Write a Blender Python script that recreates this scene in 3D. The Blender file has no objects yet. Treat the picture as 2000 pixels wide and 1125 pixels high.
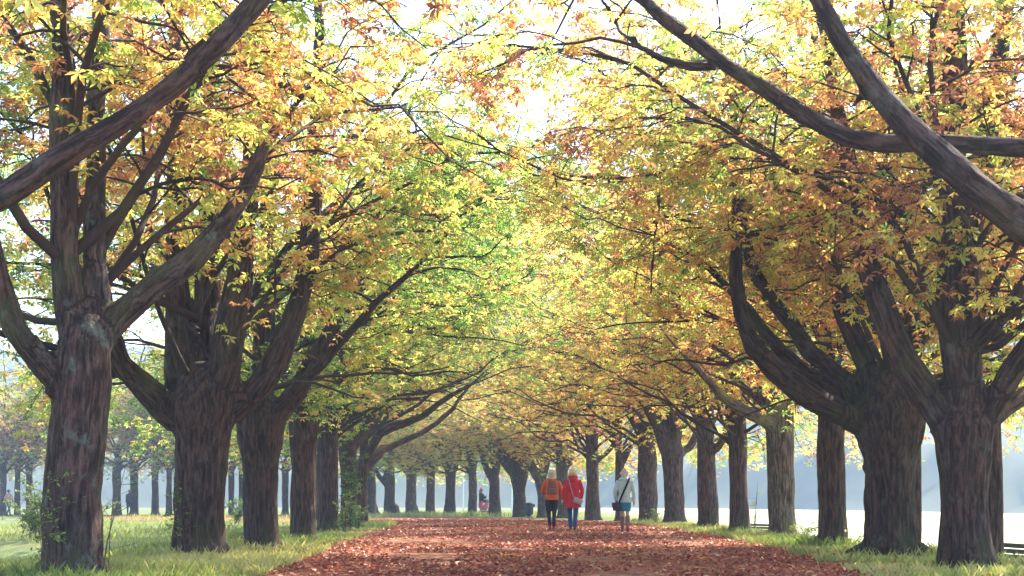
import bpy, bmesh, math, random
import numpy as np
from mathutils import Vector, Matrix

# ------------------------------------------------------------------ camera, sky, sun, exposure
SC = bpy.context.scene
COL = SC.collection
F, HOR, H = 3000.0, 985.0, 0.75           # focal length in photo pixels, horizon row, eye height

cam_d = bpy.data.cameras.new('camera'); cam = bpy.data.objects.new('camera', cam_d); COL.objects.link(cam)
cam.location = (0, 0, H); cam.rotation_euler = (math.radians(90), 0, 0)
cam_d.sensor_width = 36; cam_d.lens = F / 2000 * 36; cam_d.shift_y = (HOR - 562.5) / 2000
cam_d.clip_start = 0.1; cam_d.clip_end = 3000
SC.camera = cam

SUN_AZ, SUN_EL = math.radians(38), math.radians(45)      # to the right of straight ahead, above the horizon
w = bpy.data.worlds.new('World'); SC.world = w; w.use_nodes = True
wn = w.node_tree.nodes; wl = w.node_tree.links
sky = wn.new('ShaderNodeTexSky'); sky.sky_type = 'NISHITA'; sky.sun_disc = False
sky.sun_elevation = SUN_EL; sky.sun_rotation = SUN_AZ
sky.air_density = 1.0; sky.dust_density = 1.5; sky.ozone_density = 1.0
wl.new(sky.outputs[0], wn['Background'].inputs[0]); wn['Background'].inputs[1].default_value = 0.15
sun_d = bpy.data.lights.new('sun', 'SUN'); sun_d.energy = 5.0; sun_d.angle = math.radians(0.6); sun_d.color = (1.0, 0.90, 0.74)
sun = bpy.data.objects.new('sun', sun_d); COL.objects.link(sun); sun.location = (30, 40, 60)
sdir = Vector((math.sin(SUN_AZ) * math.cos(SUN_EL), math.cos(SUN_AZ) * math.cos(SUN_EL), math.sin(SUN_EL)))
sun.rotation_euler = (-sdir).to_track_quat('-Z', 'Y').to_euler()

vs = SC.view_settings
vs.view_transform = 'Standard'; vs.look = 'None'; vs.gamma = 1.0; vs.use_curve_mapping = False
vs.exposure = 1.86
SC.render.engine = 'CYCLES'
cy = SC.cycles
cy.use_denoising = True
cy.max_bounces = 8; cy.diffuse_bounces = 5; cy.glossy_bounces = 2; cy.transmission_bounces = 5
cy.volume_bounces = 0; cy.transparent_max_bounces = 8
cy.sample_clamp_indirect = 6.0; cy.caustics_reflective = False; cy.caustics_refractive = False

R = np.random.default_rng(11)
random.seed(5)

# ------------------------------------------------------------------ helpers
def P(px, py, d):
    """photo pixel at depth d -> world point"""
    return np.array([(px - 1000) / F * d, d, H + (HOR - py) / F * d])

def sstep(a, b, x):
    t = np.clip((np.asarray(x, float) - a) / (b - a), 0, 1)
    return t * t * (3 - 2 * t)

_perm = np.random.default_rng(3).random(4096)
def vnoise(p):
    """value noise in 0..1 for an (n,3) array"""
    p = np.asarray(p, float); i = np.floor(p).astype(np.int64); f = p - i; f = f * f * (3 - 2 * f)
    out = 0
    for dx in (0, 1):
        for dy in (0, 1):
            for dz in (0, 1):
                h = ((i[:, 0] + dx) * 73856093 ^ (i[:, 1] + dy) * 19349663 ^ (i[:, 2] + dz) * 83492791) & 4095
                wgt = (f[:, 0] if dx else 1 - f[:, 0]) * (f[:, 1] if dy else 1 - f[:, 1]) * (f[:, 2] if dz else 1 - f[:, 2])
                out = out + wgt * _perm[h]
    return out

def link(o, parent=None):
    COL.objects.link(o)
    if parent is not None: o.parent = parent
    return o

def make_mesh(name, v, f, attrs=None, smooth=True):
    me = bpy.data.meshes.new(name)
    v = np.asarray(v, np.float32)
    if isinstance(f, np.ndarray):
        k = f.shape[1]; n = len(f)
        me.vertices.add(len(v)); me.vertices.foreach_set('co', v.ravel())
        me.loops.add(n * k); me.loops.foreach_set('vertex_index', f.astype(np.int32).ravel())
        me.polygons.add(n); me.polygons.foreach_set('loop_start', np.arange(0, n * k, k, dtype=np.int32))
        me.update(calc_edges=True)
    else:
        me.from_pydata([tuple(map(float, x)) for x in v], [], [tuple(int(i) for i in x) for x in f])
    if attrs:
        for k2, a in attrs.items():
            at = me.attributes.new(k2, 'FLOAT', 'POINT'); at.data.foreach_set('value', np.asarray(a, np.float32))
    me.polygons.foreach_set('use_smooth', np.full(len(me.polygons), smooth))
    me.update()
    return me

def obj(name, me, mat=None, parent=None, loc=None):
    o = bpy.data.objects.new(name, me)
    if mat is not None and not me.materials: me.materials.append(mat)
    if loc is not None: o.location = tuple(float(c) for c in loc)
    return link(o, parent)

def thing(name, loc, label, cat, group=None, rz=0.0):
    o = bpy.data.objects.new(name, None); o.empty_display_size = 0.2
    o.location = tuple(float(c) for c in loc); o.rotation_euler = (0, 0, rz)
    link(o); o['label'] = label; o['category'] = cat
    if group: o['group'] = group
    return o

def tag(o, label, cat, group=None, kind=None):
    o['label'] = label; o['category'] = cat
    if group: o['group'] = group
    if kind: o['kind'] = kind
    return o

def catmull(pts, n):
    """resample (m,k) control points smoothly to n points"""
    pts = np.asarray(pts, float); m = len(pts)
    if m == 2:
        t = np.linspace(0, 1, n)[:, None]; return pts[0] * (1 - t) + pts[1] * t
    seg = np.linalg.norm(np.diff(pts[:, :3], axis=0), axis=1); s = np.r_[0, np.cumsum(seg)]
    q = np.linspace(0, s[-1], n); i = np.clip(np.searchsorted(s, q, side='right') - 1, 0, m - 2)
    t = ((q - s[i]) / np.maximum(seg[i], 1e-9))[:, None]
    p1, p2 = pts[i], pts[i + 1]
    p0 = pts[np.maximum(i - 1, 0)]; p3 = pts[np.minimum(i + 2, m - 1)]
    return 0.5 * (2 * p1 + (p2 - p0) * t + (2 * p0 - 5 * p1 + 4 * p2 - p3) * t ** 2 + (3 * p1 - p0 - 3 * p2 + p3) * t ** 3)

def tubes(paths, radii, sides):
    """paths (N,S,3), radii (N,S) -> verts, quads (open ends closed by taper)"""
    N, S, _ = paths.shape
    t = np.gradient(paths, axis=1); t /= np.maximum(np.linalg.norm(t, axis=2, keepdims=True), 1e-9)
    ref = np.where(np.abs(t[:, :, 2:3]) > 0.85, np.array([1.0, 0, 0]), np.array([0, 0, 1.0]))
    ref = np.repeat(ref[:, S // 2:S // 2 + 1], S, axis=1)
    u = np.cross(t, ref); u /= np.maximum(np.linalg.norm(u, axis=2, keepdims=True), 1e-9)
    v = np.cross(t, u)
    a = np.linspace(0, 2 * np.pi, sides, endpoint=False)
    ring = u[:, :, None, :] * np.cos(a)[None, None, :, None] + v[:, :, None, :] * np.sin(a)[None, None, :, None]
    V = paths[:, :, None, :] + ring * radii[:, :, None, None]
    idx = np.arange(N * S * sides).reshape(N, S, sides)
    A = idx[:, :-1]; B = idx[:, 1:]
    Q = np.stack([A, B, np.roll(B, -1, 2), np.roll(A, -1, 2)], -1).reshape(-1, 4)
    return V.reshape(-1, 3), Q

class Soup:
    """collects closed shapes for one mesh"""
    def __init__(s): s.v = []; s.f = []; s.n = 0
    def add(s, v, f):
        s.v.append(np.asarray(v, float)); s.f += [tuple(i + s.n for i in q) for q in f]; s.n += len(v)
    def tube(s, pts, rad, sides=10, n=None):
        pr = np.c_[np.asarray(pts, float), np.asarray(rad, float)]
        pr = catmull(pr, n or max(2, 3 * (len(pts) - 1) + 1))
        p, r = pr[:, :3], np.maximum(pr[:, 3], 0.0005)
        v, q = tubes(p[None], r[None], sides)
        m = len(p)
        q = [tuple(x) for x in q] + [tuple(range(sides)), tuple(range((m - 1) * sides, m * sides))[::-1]]
        s.add(v, q); return s
    def loft(s, rings, sides=20):
        """rings: (cx,cy,cz,rx,ry) from bottom to top"""
        rr = catmull(np.asarray(rings, float), max(3, 3 * (len(rings) - 1) + 1)) if len(rings) > 2 else np.asarray(rings, float)
        a = np.linspace(0, 2 * np.pi, sides, endpoint=False)
        v = np.array([[cx + rx * np.cos(t), cy_ + ry * np.sin(t), cz] for cx, cy_, cz, rx, ry in rr for t in a])
        q = []
        for i in range(len(rr) - 1):
            for j in range(sides):
                k = (j + 1) % sides
                q.append((i * sides + j, i * sides + k, (i + 1) * sides + k, (i + 1) * sides + j))
        q += [tuple(range(sides))[::-1], tuple(range((len(rr) - 1) * sides, len(rr) * sides))]
        s.add(v, q); return s
    def ball(s, c, r, seg=14, rings=9):
        r = np.broadcast_to(np.asarray(r, float), (3,))
        rr = []
        for i in range(rings + 1):
            th = -math.pi / 2 + math.pi * i / rings
            k = max(math.cos(th), 0.02)
            rr.append((c[0], c[1], c[2] + r[2] * math.sin(th), r[0] * k, r[1] * k))
        a = np.linspace(0, 2 * np.pi, seg, endpoint=False)
        v = np.array([[x + rx * np.cos(t), y + ry * np.sin(t), z] for x, y, z, rx, ry in rr for t in a]); q = []
        for i in range(rings):
            for j in range(seg):
                k = (j + 1) % seg; q.append((i * seg + j, i * seg + k, (i + 1) * seg + k, (i + 1) * seg + j))
        q += [tuple(range(seg))[::-1], tuple(range(rings * seg, (rings + 1) * seg))]
        s.add(v, q); return s
    def box(s, c, size, rot=None, bev=0.0):
        bm = bmesh.new(); bmesh.ops.create_cube(bm, size=1.0)
        bmesh.ops.scale(bm, vec=size, verts=bm.verts)
        if bev: bmesh.ops.bevel(bm, geom=bm.edges[:], offset=bev, segments=2, affect='EDGES', profile=0.6)
        if rot is not None: bmesh.ops.rotate(bm, cent=(0, 0, 0), matrix=rot, verts=bm.verts)
        bmesh.ops.translate(bm, vec=tuple(float(x) for x in c), verts=bm.verts)
        bm.verts.index_update()
        s.add([x.co[:] for x in bm.verts], [[y.index for y in f.verts] for f in bm.faces]); bm.free(); return s
    def mesh(s, name, smooth=True):
        return make_mesh(name, np.concatenate(s.v), s.f, smooth=smooth)

def remeshed(soup, voxel, smooth_it=2):
    """voxel union of the collected shapes -> verts, quads"""
    me = soup.mesh('tmp'); o = bpy.data.objects.new('tmp', me); COL.objects.link(o)
    m = o.modifiers.new('r', 'REMESH'); m.mode = 'VOXEL'; m.voxel_size = voxel; m.adaptivity = 0
    dg = bpy.context.evaluated_depsgraph_get()
    ev = o.evaluated_get(dg); em = ev.to_mesh()
    v = np.empty(len(em.vertices) * 3, np.float32); em.vertices.foreach_get('co', v); v = v.reshape(-1, 3).astype(float)
    tot = np.empty(len(em.polygons), np.int32); em.polygons.foreach_get('loop_total', tot)
    li = np.empty(len(em.loops), np.int32); em.loops.foreach_get('vertex_index', li)
    assert (tot == 4).all()
    f = li.reshape(-1, 4).copy()
    ev.to_mesh_clear(); bpy.data.objects.remove(o); bpy.data.meshes.remove(me)
    e = np.concatenate([f[:, [0, 1]], f[:, [1, 2]], f[:, [2, 3]], f[:, [3, 0]]])
    for _ in range(smooth_it):
        acc = np.zeros_like(v); cnt = np.zeros(len(v))
        for c in range(3): acc[:, c] = np.bincount(e[:, 0], v[e[:, 1], c], len(v)) + np.bincount(e[:, 1], v[e[:, 0], c], len(v))
        cnt = np.bincount(e[:, 0], minlength=len(v)) + np.bincount(e[:, 1], minlength=len(v))
        v = 0.45 * v + 0.55 * acc / np.maximum(cnt, 1)[:, None]
    return v, f

def vnormals(v, f):
    n = np.cross(v[f[:, 2]] - v[f[:, 0]], v[f[:, 3]] - v[f[:, 1]])
    out = np.zeros_like(v)
    for k in range(4):
        for c in range(3): out[:, c] += np.bincount(f[:, k], n[:, c], len(v))
    return out / np.maximum(np.linalg.norm(out, axis=1, keepdims=True), 1e-9)

# ------------------------------------------------------------------ materials
def nodemat(name):
    m = bpy.data.materials.new(name); m.use_nodes = True
    nt = m.node_tree; b = nt.nodes['Principled BSDF']
    return m, nt, nt.nodes, nt.links, b

def ramp(nodes, stops, interp='LINEAR'):
    r = nodes.new('ShaderNodeValToRGB'); r.color_ramp.interpolation = interp
    els = r.color_ramp.elements
    while len(els) < len(stops): els.new(0.5)
    for e, (p, c) in zip(els, stops): e.position = p; e.color = (*c, 1)
    return r

def leaf_mat(name, stops, diffuse=0.38, gloss=0.06):
    m, nt, N, L, b = nodemat(name)
    N.remove(b); out = N['Material Output']
    a = N.new('ShaderNodeAttribute'); a.attribute_name = 'tint'
    e = N.new('ShaderNodeAttribute'); e.attribute_name = 'edge'
    g = N.new('ShaderNodeNewGeometry')
    nz = N.new('ShaderNodeTexNoise'); nz.inputs['Scale'].default_value = 14; nz.inputs['Detail'].default_value = 2
    L.new(g.outputs['Position'], nz.inputs['Vector'])
    m1 = N.new('ShaderNodeMath'); m1.operation = 'MULTIPLY'; L.new(e.outputs['Fac'], m1.inputs[0]); L.new(nz.outputs[0], m1.inputs[1])
    m2 = N.new('ShaderNodeMath'); m2.operation = 'MULTIPLY_ADD'; m2.inputs[1].default_value = 0.34
    L.new(m1.outputs[0], m2.inputs[0]); L.new(a.outputs['Fac'], m2.inputs[2])
    ob = N.new('ShaderNodeAttribute'); ob.attribute_type = 'OBJECT'; ob.attribute_name = 'tint_shift'
    m3 = N.new('ShaderNodeMath'); m3.operation = 'ADD'; L.new(m2.outputs[0], m3.inputs[0]); L.new(ob.outputs['Fac'], m3.inputs[1])
    r = ramp(N, stops); L.new(m3.outputs[0], r.inputs[0])
    d = N.new('ShaderNodeBsdfDiffuse'); t = N.new('ShaderNodeBsdfTranslucent'); s = N.new('ShaderNodeBsdfGlossy')
    s.inputs['Roughness'].default_value = 0.45; s.inputs['Color'].default_value = (0.8, 0.8, 0.8, 1)
    L.new(r.outputs[0], d.inputs[0])
    hs = N.new('ShaderNodeHueSaturation'); hs.inputs['Saturation'].default_value = 1.0; hs.inputs['Value'].default_value = 1.25
    L.new(r.outputs[0], hs.inputs['Color']); L.new(hs.outputs[0], t.inputs[0])
    x1 = N.new('ShaderNodeMixShader'); x1.inputs[0].default_value = 1 - diffuse
    L.new(d.outputs[0], x1.inputs[1]); L.new(t.outputs[0], x1.inputs[2])
    x2 = N.new('ShaderNodeMixShader'); x2.inputs[0].default_value = gloss
    L.new(x1.outputs[0], x2.inputs[1]); L.new(s.outputs[0], x2.inputs[2])
    L.new(x2.outputs[0], out.inputs['Surface'])
    return m

AUTUMN = [(0.0, (0.10, 0.24, 0.04)), (0.22, (0.27, 0.42, 0.07)), (0.45, (0.56, 0.60, 0.13)), (0.63, (0.74, 0.58, 0.14)),
          (0.78, (0.72, 0.38, 0.12)), (0.90, (0.55, 0.23, 0.10)), (1.0, (0.34, 0.14, 0.08))]
LEAF = leaf_mat('chestnut_leaf', AUTUMN)
GREENLEAF = leaf_mat('shrub_leaf', [(0, (0.05, 0.13, 0.03)), (0.5, (0.14, 0.26, 0.05)), (1, (0.34, 0.40, 0.12))], 0.55)

def bark_mat(name, base, dark, moss, moss_amt, lichen=0.25):
    m, nt, N, L, b = nodemat(name)
    tc = N.new('ShaderNodeTexCoord'); ba = N.new('ShaderNodeAttribute'); ba.attribute_name = 'bark'
    def noise(scale, sz, detail=5, rough=0.6, dist=0.0, along=False):
        mp = N.new('ShaderNodeMapping'); mp.inputs['Scale'].default_value = (1, 1, sz); L.new(ba.outputs['Vector'] if along else tc.outputs['Object'], mp.inputs[0])
        n = N.new('ShaderNodeTexNoise'); n.inputs['Scale'].default_value = scale; n.inputs['Detail'].default_value = detail
        n.inputs['Roughness'].default_value = rough; n.inputs['Distortion'].default_value = dist; L.new(mp.outputs[0], n.inputs['Vector']); return n
    ridge = noise(25, 0.14, 8, 0.64, 0.45, True); plate = noise(52, 0.5, 6, 0.72, 0.5, True); big = noise(1.3, 0.6, 5); lic = noise(3.4, 0.7, 9, 0.72); hue = noise(2.2, 0.35, 4)
    c1 = ramp(N, [(0.36, tuple(x * .35 for x in dark)), (0.46, dark), (0.55, base), (0.68, tuple(x * 1.6 for x in base))]); L.new(ridge.outputs[0], c1.inputs[0])
    c2 = ramp(N, [(0.35, (0.62, 0.62, 0.66)), (0.65, (1.2, 1.15, 1.15))]); L.new(plate.outputs[0], c2.inputs[0])
    mc = N.new('ShaderNodeMix'); mc.data_type = 'RGBA'; mc.blend_type = 'MULTIPLY'; mc.inputs['Factor'].default_value = 0.8
    L.new(c1.outputs[0], mc.inputs['A']); L.new(c2.outputs[0], mc.inputs['B'])
    c3 = ramp(N, [(0.35, (1.12, 0.92, 0.90)), (0.65, (0.92, 1.0, 1.08))]); L.new(hue.outputs[0], c3.inputs[0])
    mh = N.new('ShaderNodeMix'); mh.data_type = 'RGBA'; mh.blend_type = 'MULTIPLY'; mh.inputs['Factor'].default_value = 1.0
    L.new(mc.outputs['Result'], mh.inputs['A']); L.new(c3.outputs[0], mh.inputs['B'])
    mr = N.new('ShaderNodeMapRange'); mr.inputs['From Min'].default_value = 0.52; mr.inputs['From Max'].default_value = 0.70; mr.inputs['To Max'].default_value = moss_amt
    L.new(big.outputs[0], mr.inputs[0])
    mm = N.new('ShaderNodeMix'); mm.data_type = 'RGBA'; mm.inputs['B'].default_value = (*moss, 1)
    L.new(mr.outputs[0], mm.inputs['Factor']); L.new(mh.outputs['Result'], mm.inputs['A'])
    lr = N.new('ShaderNodeMapRange'); lr.inputs['From Min'].default_value = 0.56; lr.inputs['From Max'].default_value = 0.66; lr.inputs['To Max'].default_value = lichen
    L.new(lic.outputs[0], lr.inputs[0])
    ml = N.new('ShaderNodeMix'); ml.data_type = 'RGBA'; ml.inputs['B'].default_value = (0.20, 0.24, 0.22, 1)
    L.new(lr.outputs[0], ml.inputs['Factor']); L.new(mm.outputs['Result'], ml.inputs['A'])
    L.new(ml.outputs['Result'], b.inputs['Base Color'])
    b.inputs['Roughness'].default_value = 0.85; b.inputs['Specular IOR Level'].default_value = 0.25
    add = N.new('ShaderNodeMath'); add.operation = 'MULTIPLY_ADD'; add.inputs[1].default_value = 0.35
    L.new(plate.outputs[0], add.inputs[0]); L.new(ridge.outputs[0], add.inputs[2])
    bp = N.new('ShaderNodeBump'); bp.inputs['Strength'].default_value = 1.0; bp.inputs['Distance'].default_value = 0.06
    L.new(add.outputs[0], bp.inputs['Height']); L.new(bp.outputs[0], b.inputs['Normal'])
    return m

BARK = bark_mat('bark', (0.105, 0.066, 0.056), (0.046, 0.028, 0.026), (0.10, 0.10, 0.03), 0.62)
BARK_GREY = bark_mat('bark_lichen', (0.125, 0.086, 0.08), (0.056, 0.038, 0.038), (0.13, 0.15, 0.07), 0.7, 0.9)
BARK_MOSS = bark_mat('bark_mossy', (0.09, 0.058, 0.048), (0.04, 0.025, 0.022), (0.065, 0.08, 0.02), 0.85)
BARK_YEL = bark_mat('bark_yellow_green', (0.16, 0.12, 0.095), (0.08, 0.06, 0.05), (0.22, 0.21, 0.05), 0.9)  # paler brown with broad yellow green patches

def simple(name, col, rough=0.7, noise=0.25, scale=30, bump=0.0, spec=0.3, metal=0.0):
    m, nt, N, L, b = nodemat(name)
    tc = N.new('ShaderNodeTexCoord'); nz = N.new('ShaderNodeTexNoise'); nz.inputs['Scale'].default_value = scale; nz.inputs['Detail'].default_value = 4
    L.new(tc.outputs['Object'], nz.inputs['Vector'])
    r = ramp(N, [(0.3, tuple(c * (1 - noise) for c in col)), (0.7, tuple(min(1, c * (1 + noise)) for c in col))])
    L.new(nz.outputs[0], r.inputs[0]); L.new(r.outputs[0], b.inputs['Base Color'])
    b.inputs['Roughness'].default_value = rough; b.inputs['Specular IOR Level'].default_value = spec; b.inputs['Metallic'].default_value = metal
    if bump:
        bp = N.new('ShaderNodeBump'); bp.inputs['Strength'].default_value = bump; bp.inputs['Distance'].default_value = 0.01
        L.new(nz.outputs[0], bp.inputs['Height']); L.new(bp.outputs[0], b.inputs['Normal'])
    return m

# ------------------------------------------------------------------ the lie of the land
def path_left(d):  return np.interp(d, [0, 10, 16, 22.5, 34.6, 45, 56, 64, 72, 80, 88, 96], [-2.3, -2.5, -2.75, -3.05, -3.6, -3.95, -4.4, -5.6, -7.6, -10.5, -14.5, -20])
RIGHT_ROW = ([0, 17, 26, 34, 45, 55, 61, 68, 72.6, 83, 88, 90, 93, 96, 99, 102, 106], [5.0, 5.1, 5.5, 5.9, 5.8, 5.7, 5.4, 4.8, 3.8, 2.8, 1.7, .5, -1.1, -2.6, -4.1, -5.5, -8])
def row_right(d): return np.interp(d, *RIGHT_ROW)
def ground_z(x, y):
    x = np.asarray(x, float); y = np.asarray(y, float)
    z = np.zeros(np.broadcast(x, y).shape)
    z = z - 0.85 * sstep(0.5, 3.2, x - np.interp(y, [0, 60, 75, 90, 110], [5.3, 5.6, 6.5, 9, 12])) * (1 - sstep(60, 85, y))
    z = z - 1.0 * sstep(25, 110, x) * sstep(20, 80, y)
    z = z - 0.30 * sstep(5.6, 9.5, -x) * (1 - sstep(60, 95, y))
    r = np.sqrt(((x + 16.6) / 8.6) ** 2 + ((y - 30) / 13.5) ** 2)
    z = z - 0.75 * (1 - sstep(0.75, 1.15, r))
    z = z + 0.05 * (vnoise(np.c_[x.ravel() * .35, y.ravel() * .35, np.zeros(x.size)]).reshape(z.shape) - .5) * sstep(4.5, 7, np.abs(x))
    z = z + 0.02 * (vnoise(np.c_[x.ravel() * 1.7, y.ravel() * 1.7, np.full(x.size, 7.)]).reshape(z.shape) - .5) * sstep(3.5, 5, np.abs(x))
    return z

def grid(xs, ys, zf):
    X, Y = np.meshgrid(xs, ys); Z = zf(X, Y)
    v = np.c_[X.ravel(), Y.ravel(), Z.ravel()]; nx = len(xs)
    i = np.arange(len(ys) - 1)[:, None] * nx + np.arange(nx - 1)[None]
    return v, np.stack([i, i + 1, i + nx + 1, i + nx], -1).reshape(-1, 4)

# grass ground
m, nt, N, L, b = nodemat('grass_ground')
g = N.new('ShaderNodeNewGeometry')
n1 = N.new('ShaderNodeTexNoise'); n1.inputs['Scale'].default_value = 0.6; n1.inputs['Detail'].default_value = 6; n1.inputs['Roughness'].default_value = 0.7
n2 = N.new('ShaderNodeTexNoise'); n2.inputs['Scale'].default_value = 25; n2.inputs['Detail'].default_value = 4
n3 = N.new('ShaderNodeTexNoise'); n3.inputs['Scale'].default_value = 1.1; n3.inputs['Detail'].default_value = 8; n3.inputs['Roughness'].default_value = 0.75
for n_ in (n1, n2, n3): L.new(g.outputs['Position'], n_.inputs['Vector'])
r1 = ramp(N, [(0.3, (0.085, 0.13, 0.05)), (0.55, (0.18, 0.22, 0.08)), (0.75, (0.30, 0.29, 0.13))]); L.new(n1.outputs[0], r1.inputs[0])
r2 = ramp(N, [(0.3, (0.55, 0.55, 0.55)), (0.7, (1.1, 1.1, 1.1))]); L.new(n2.outputs[0], r2.inputs[0])
mx = N.new('ShaderNodeMix'); mx.data_type = 'RGBA'; mx.blend_type = 'MULTIPLY'; mx.inputs['Factor'].default_value = 1
L.new(r1.outputs[0], mx.inputs['A']); L.new(r2.outputs[0], mx.inputs['B'])
r3 = N.new('ShaderNodeMapRange'); r3.inputs['From Min'].default_value = 0.56; r3.inputs['From Max'].default_value = 0.66; r3.inputs['To Max'].default_value = 0.8; L.new(n3.outputs[0], r3.inputs[0])
sep = N.new('ShaderNodeSeparateXYZ'); L.new(g.outputs['Position'], sep.inputs[0])
far = N.new('ShaderNodeMapRange'); far.inputs['From Min'].default_value = 8; far.inputs['From Max'].default_value = 14; far.inputs['To Min'].default_value = 1; far.inputs['To Max'].default_value = 0
L.new(sep.outputs['X'], far.inputs[0])
mul = N.new('ShaderNodeMath'); mul.operation = 'MULTIPLY'; L.new(r3.outputs[0], mul.inputs[0]); L.new(far.outputs[0], mul.inputs[1])
mx2 = N.new('ShaderNodeMix'); mx2.data_type = 'RGBA'; mx2.inputs['B'].default_value = (0.17, 0.075, 0.04, 1)
L.new(mul.outputs[0], mx2.inputs['Factor']); L.new(mx.outputs['Result'], mx2.inputs['A'])
mea = N.new('ShaderNodeMapRange'); mea.inputs['From Min'].default_value = 7; mea.inputs['From Max'].default_value = 16; mea.inputs['To Max'].default_value = .8
L.new(sep.outputs['X'], mea.inputs[0])
mx3 = N.new('ShaderNodeMix'); mx3.data_type = 'RGBA'; mx3.inputs['B'].default_value = (0.56, 0.55, 0.36, 1)      # dry straw meadow, colour whitened to stand in for glaring sunlight
L.new(mea.outputs[0], mx3.inputs['Factor']); L.new(mx2.outputs['Result'], mx3.inputs['A'])
L.new(mx3.outputs['Result'], b.inputs['Base Color']); b.inputs['Roughness'].default_value = 0.9; b.inputs['Specular IOR Level'].default_value = 0.1
bp = N.new('ShaderNodeBump'); bp.inputs['Strength'].default_value = 0.6; bp.inputs['Distance'].default_value = 0.05; L.new(n2.outputs[0], bp.inputs['Height']); L.new(bp.outputs[0], b.inputs['Normal'])
GRASSGROUND = m
xs = np.unique(np.r_[np.linspace(-480, -40, 23), np.linspace(-40, -10, 41), np.linspace(-10, 12, 61), np.linspace(12, 60, 33), np.linspace(60, 480, 22)])
ys = np.unique(np.r_[np.linspace(-60, 6, 12), np.linspace(6, 60, 121), np.linspace(60, 130, 71), np.linspace(130, 760, 40)])
v, f = grid(xs, ys, ground_z)
gr = obj('ground', make_mesh('ground', v, f), GRASSGROUND); gr['kind'] = 'structure'

# path, thick with fallen leaves
m, nt, N, L, b = nodemat('leaf_litter_path')
g = N.new('ShaderNodeNewGeometry')
vo = N.new('ShaderNodeTexVoronoi'); vo.inputs['Scale'].default_value = 11; L.new(g.outputs['Position'], vo.inputs['Vector'])
n1 = N.new('ShaderNodeTexNoise'); n1.inputs['Scale'].default_value = 1.2; n1.inputs['Detail'].default_value = 9; n1.inputs['Roughness'].default_value = 0.72
L.new(g.outputs['Position'], n1.inputs['Vector'])
c1 = ramp(N, [(0.0, (0.12, 0.04, 0.028)), (0.35, (0.25, 0.085, 0.05)), (0.7, (0.37, 0.14, 0.08)), (1.0, (0.48, 0.24, 0.14))])
sv = N.new('ShaderNodeSeparateColor'); L.new(vo.outputs['Color'], sv.inputs[0]); L.new(sv.outputs[0], c1.inputs[0])
mr = N.new('ShaderNodeMapRange'); mr.inputs['From Min'].default_value = 0.56; mr.inputs['From Max'].default_value = 0.68; mr.inputs['To Max'].default_value = 0.75; L.new(n1.outputs[0], mr.inputs[0])
mx = N.new('ShaderNodeMix'); mx.data_type = 'RGBA'; mx.inputs['B'].default_value = (0.42, 0.30, 0.26, 1)
L.new(mr.outputs[0], mx.inputs['Factor']); L.new(c1.outputs[0], mx.inputs['A']); L.new(mx.outputs['Result'], b.inputs['Base Color'])
b.inputs['Roughness'].default_value = 0.8; b.inputs['Specular IOR Level'].default_value = 0.2
bp = N.new('ShaderNodeBump'); bp.inputs['Strength'].default_value = 1.0; bp.inputs['Distance'].default_value = 0.05
L.new(vo.outputs['Distance'], bp.inputs['Height']); L.new(bp.outputs[0], b.inputs['Normal'])
PATHMAT = m
# the path bends to the left ahead: strip between two edge lines
LE = np.array([(-2.2, -20), (-2.3, 0), (-2.5, 10), (-2.75, 16), (-3.05, 22.5), (-3.6, 34.6), (-3.95, 45), (-4.4, 56), (-5.6, 64), (-7.8, 71), (-11, 76.5), (-16, 80), (-26, 83)], float)
RE = np.array([(3.0, -20), (3.0, 0), (3.1, 10), (3.85, 16.7), (4.4, 25), (4.7, 32), (4.85, 45), (4.6, 56), (3.3, 67), (1.0, 77), (-2.6, 85), (-9, 91), (-24, 96)], float)
LE3 = catmull(np.c_[LE, np.zeros(len(LE))], 160); RE3 = catmull(np.c_[RE, np.zeros(len(RE))], 160)
LE3[:, 0] += 0.35 * (vnoise(LE3 * 0.9 + 3) - .5); RE3[:, 0] += 0.35 * (vnoise(RE3 * 0.9 + 9) - .5)
K = 9; tt = np.linspace(0, 1, K)
pv = (LE3[:, None] * (1 - tt)[None, :, None] + RE3[:, None] * tt[None, :, None]).reshape(-1, 3)
pv[:, 2] = ground_z(pv[:, 0], pv[:, 1]) + 0.012 + 0.012 * np.tile(np.sin(np.pi * tt), 160)
i = np.arange(159)[:, None] * K + np.arange(K - 1)[None]
pth = obj('path', make_mesh('path', pv, np.stack([i, i + 1, i + K + 1, i + K], -1).reshape(-1, 4)), PATHMAT); pth['kind'] = 'structure'

# pond
m, nt, N, L, b = nodemat('pond_water')
b.inputs['Base Color'].default_value = (0.03, 0.045, 0.04, 1); b.inputs['Roughness'].default_value = 0.06; b.inputs['Specular IOR Level'].default_value = 0.8
nz = N.new('ShaderNodeTexNoise'); nz.inputs['Scale'].default_value = 3.0; nz.inputs['Detail'].default_value = 3
bp = N.new('ShaderNodeBump'); bp.inputs['Strength'].default_value = 0.25; bp.inputs['Distance'].default_value = 0.03; L.new(nz.outputs[0], bp.inputs['Height']); L.new(bp.outputs[0], b.inputs['Normal'])
a = np.linspace(0, 2 * np.pi, 64, endpoint=False)
pv = np.c_[-16.6 + 9.6 * np.cos(a), 30 + 15 * np.sin(a), np.full(64, -0.78)]
pond = obj('pond_water', make_mesh('pond', np.r_[pv, [[-16.6, 30, -0.78]]], [(k, (k + 1) % 64, 64) for k in range(64)]), m); pond['kind'] = 'structure'

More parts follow.
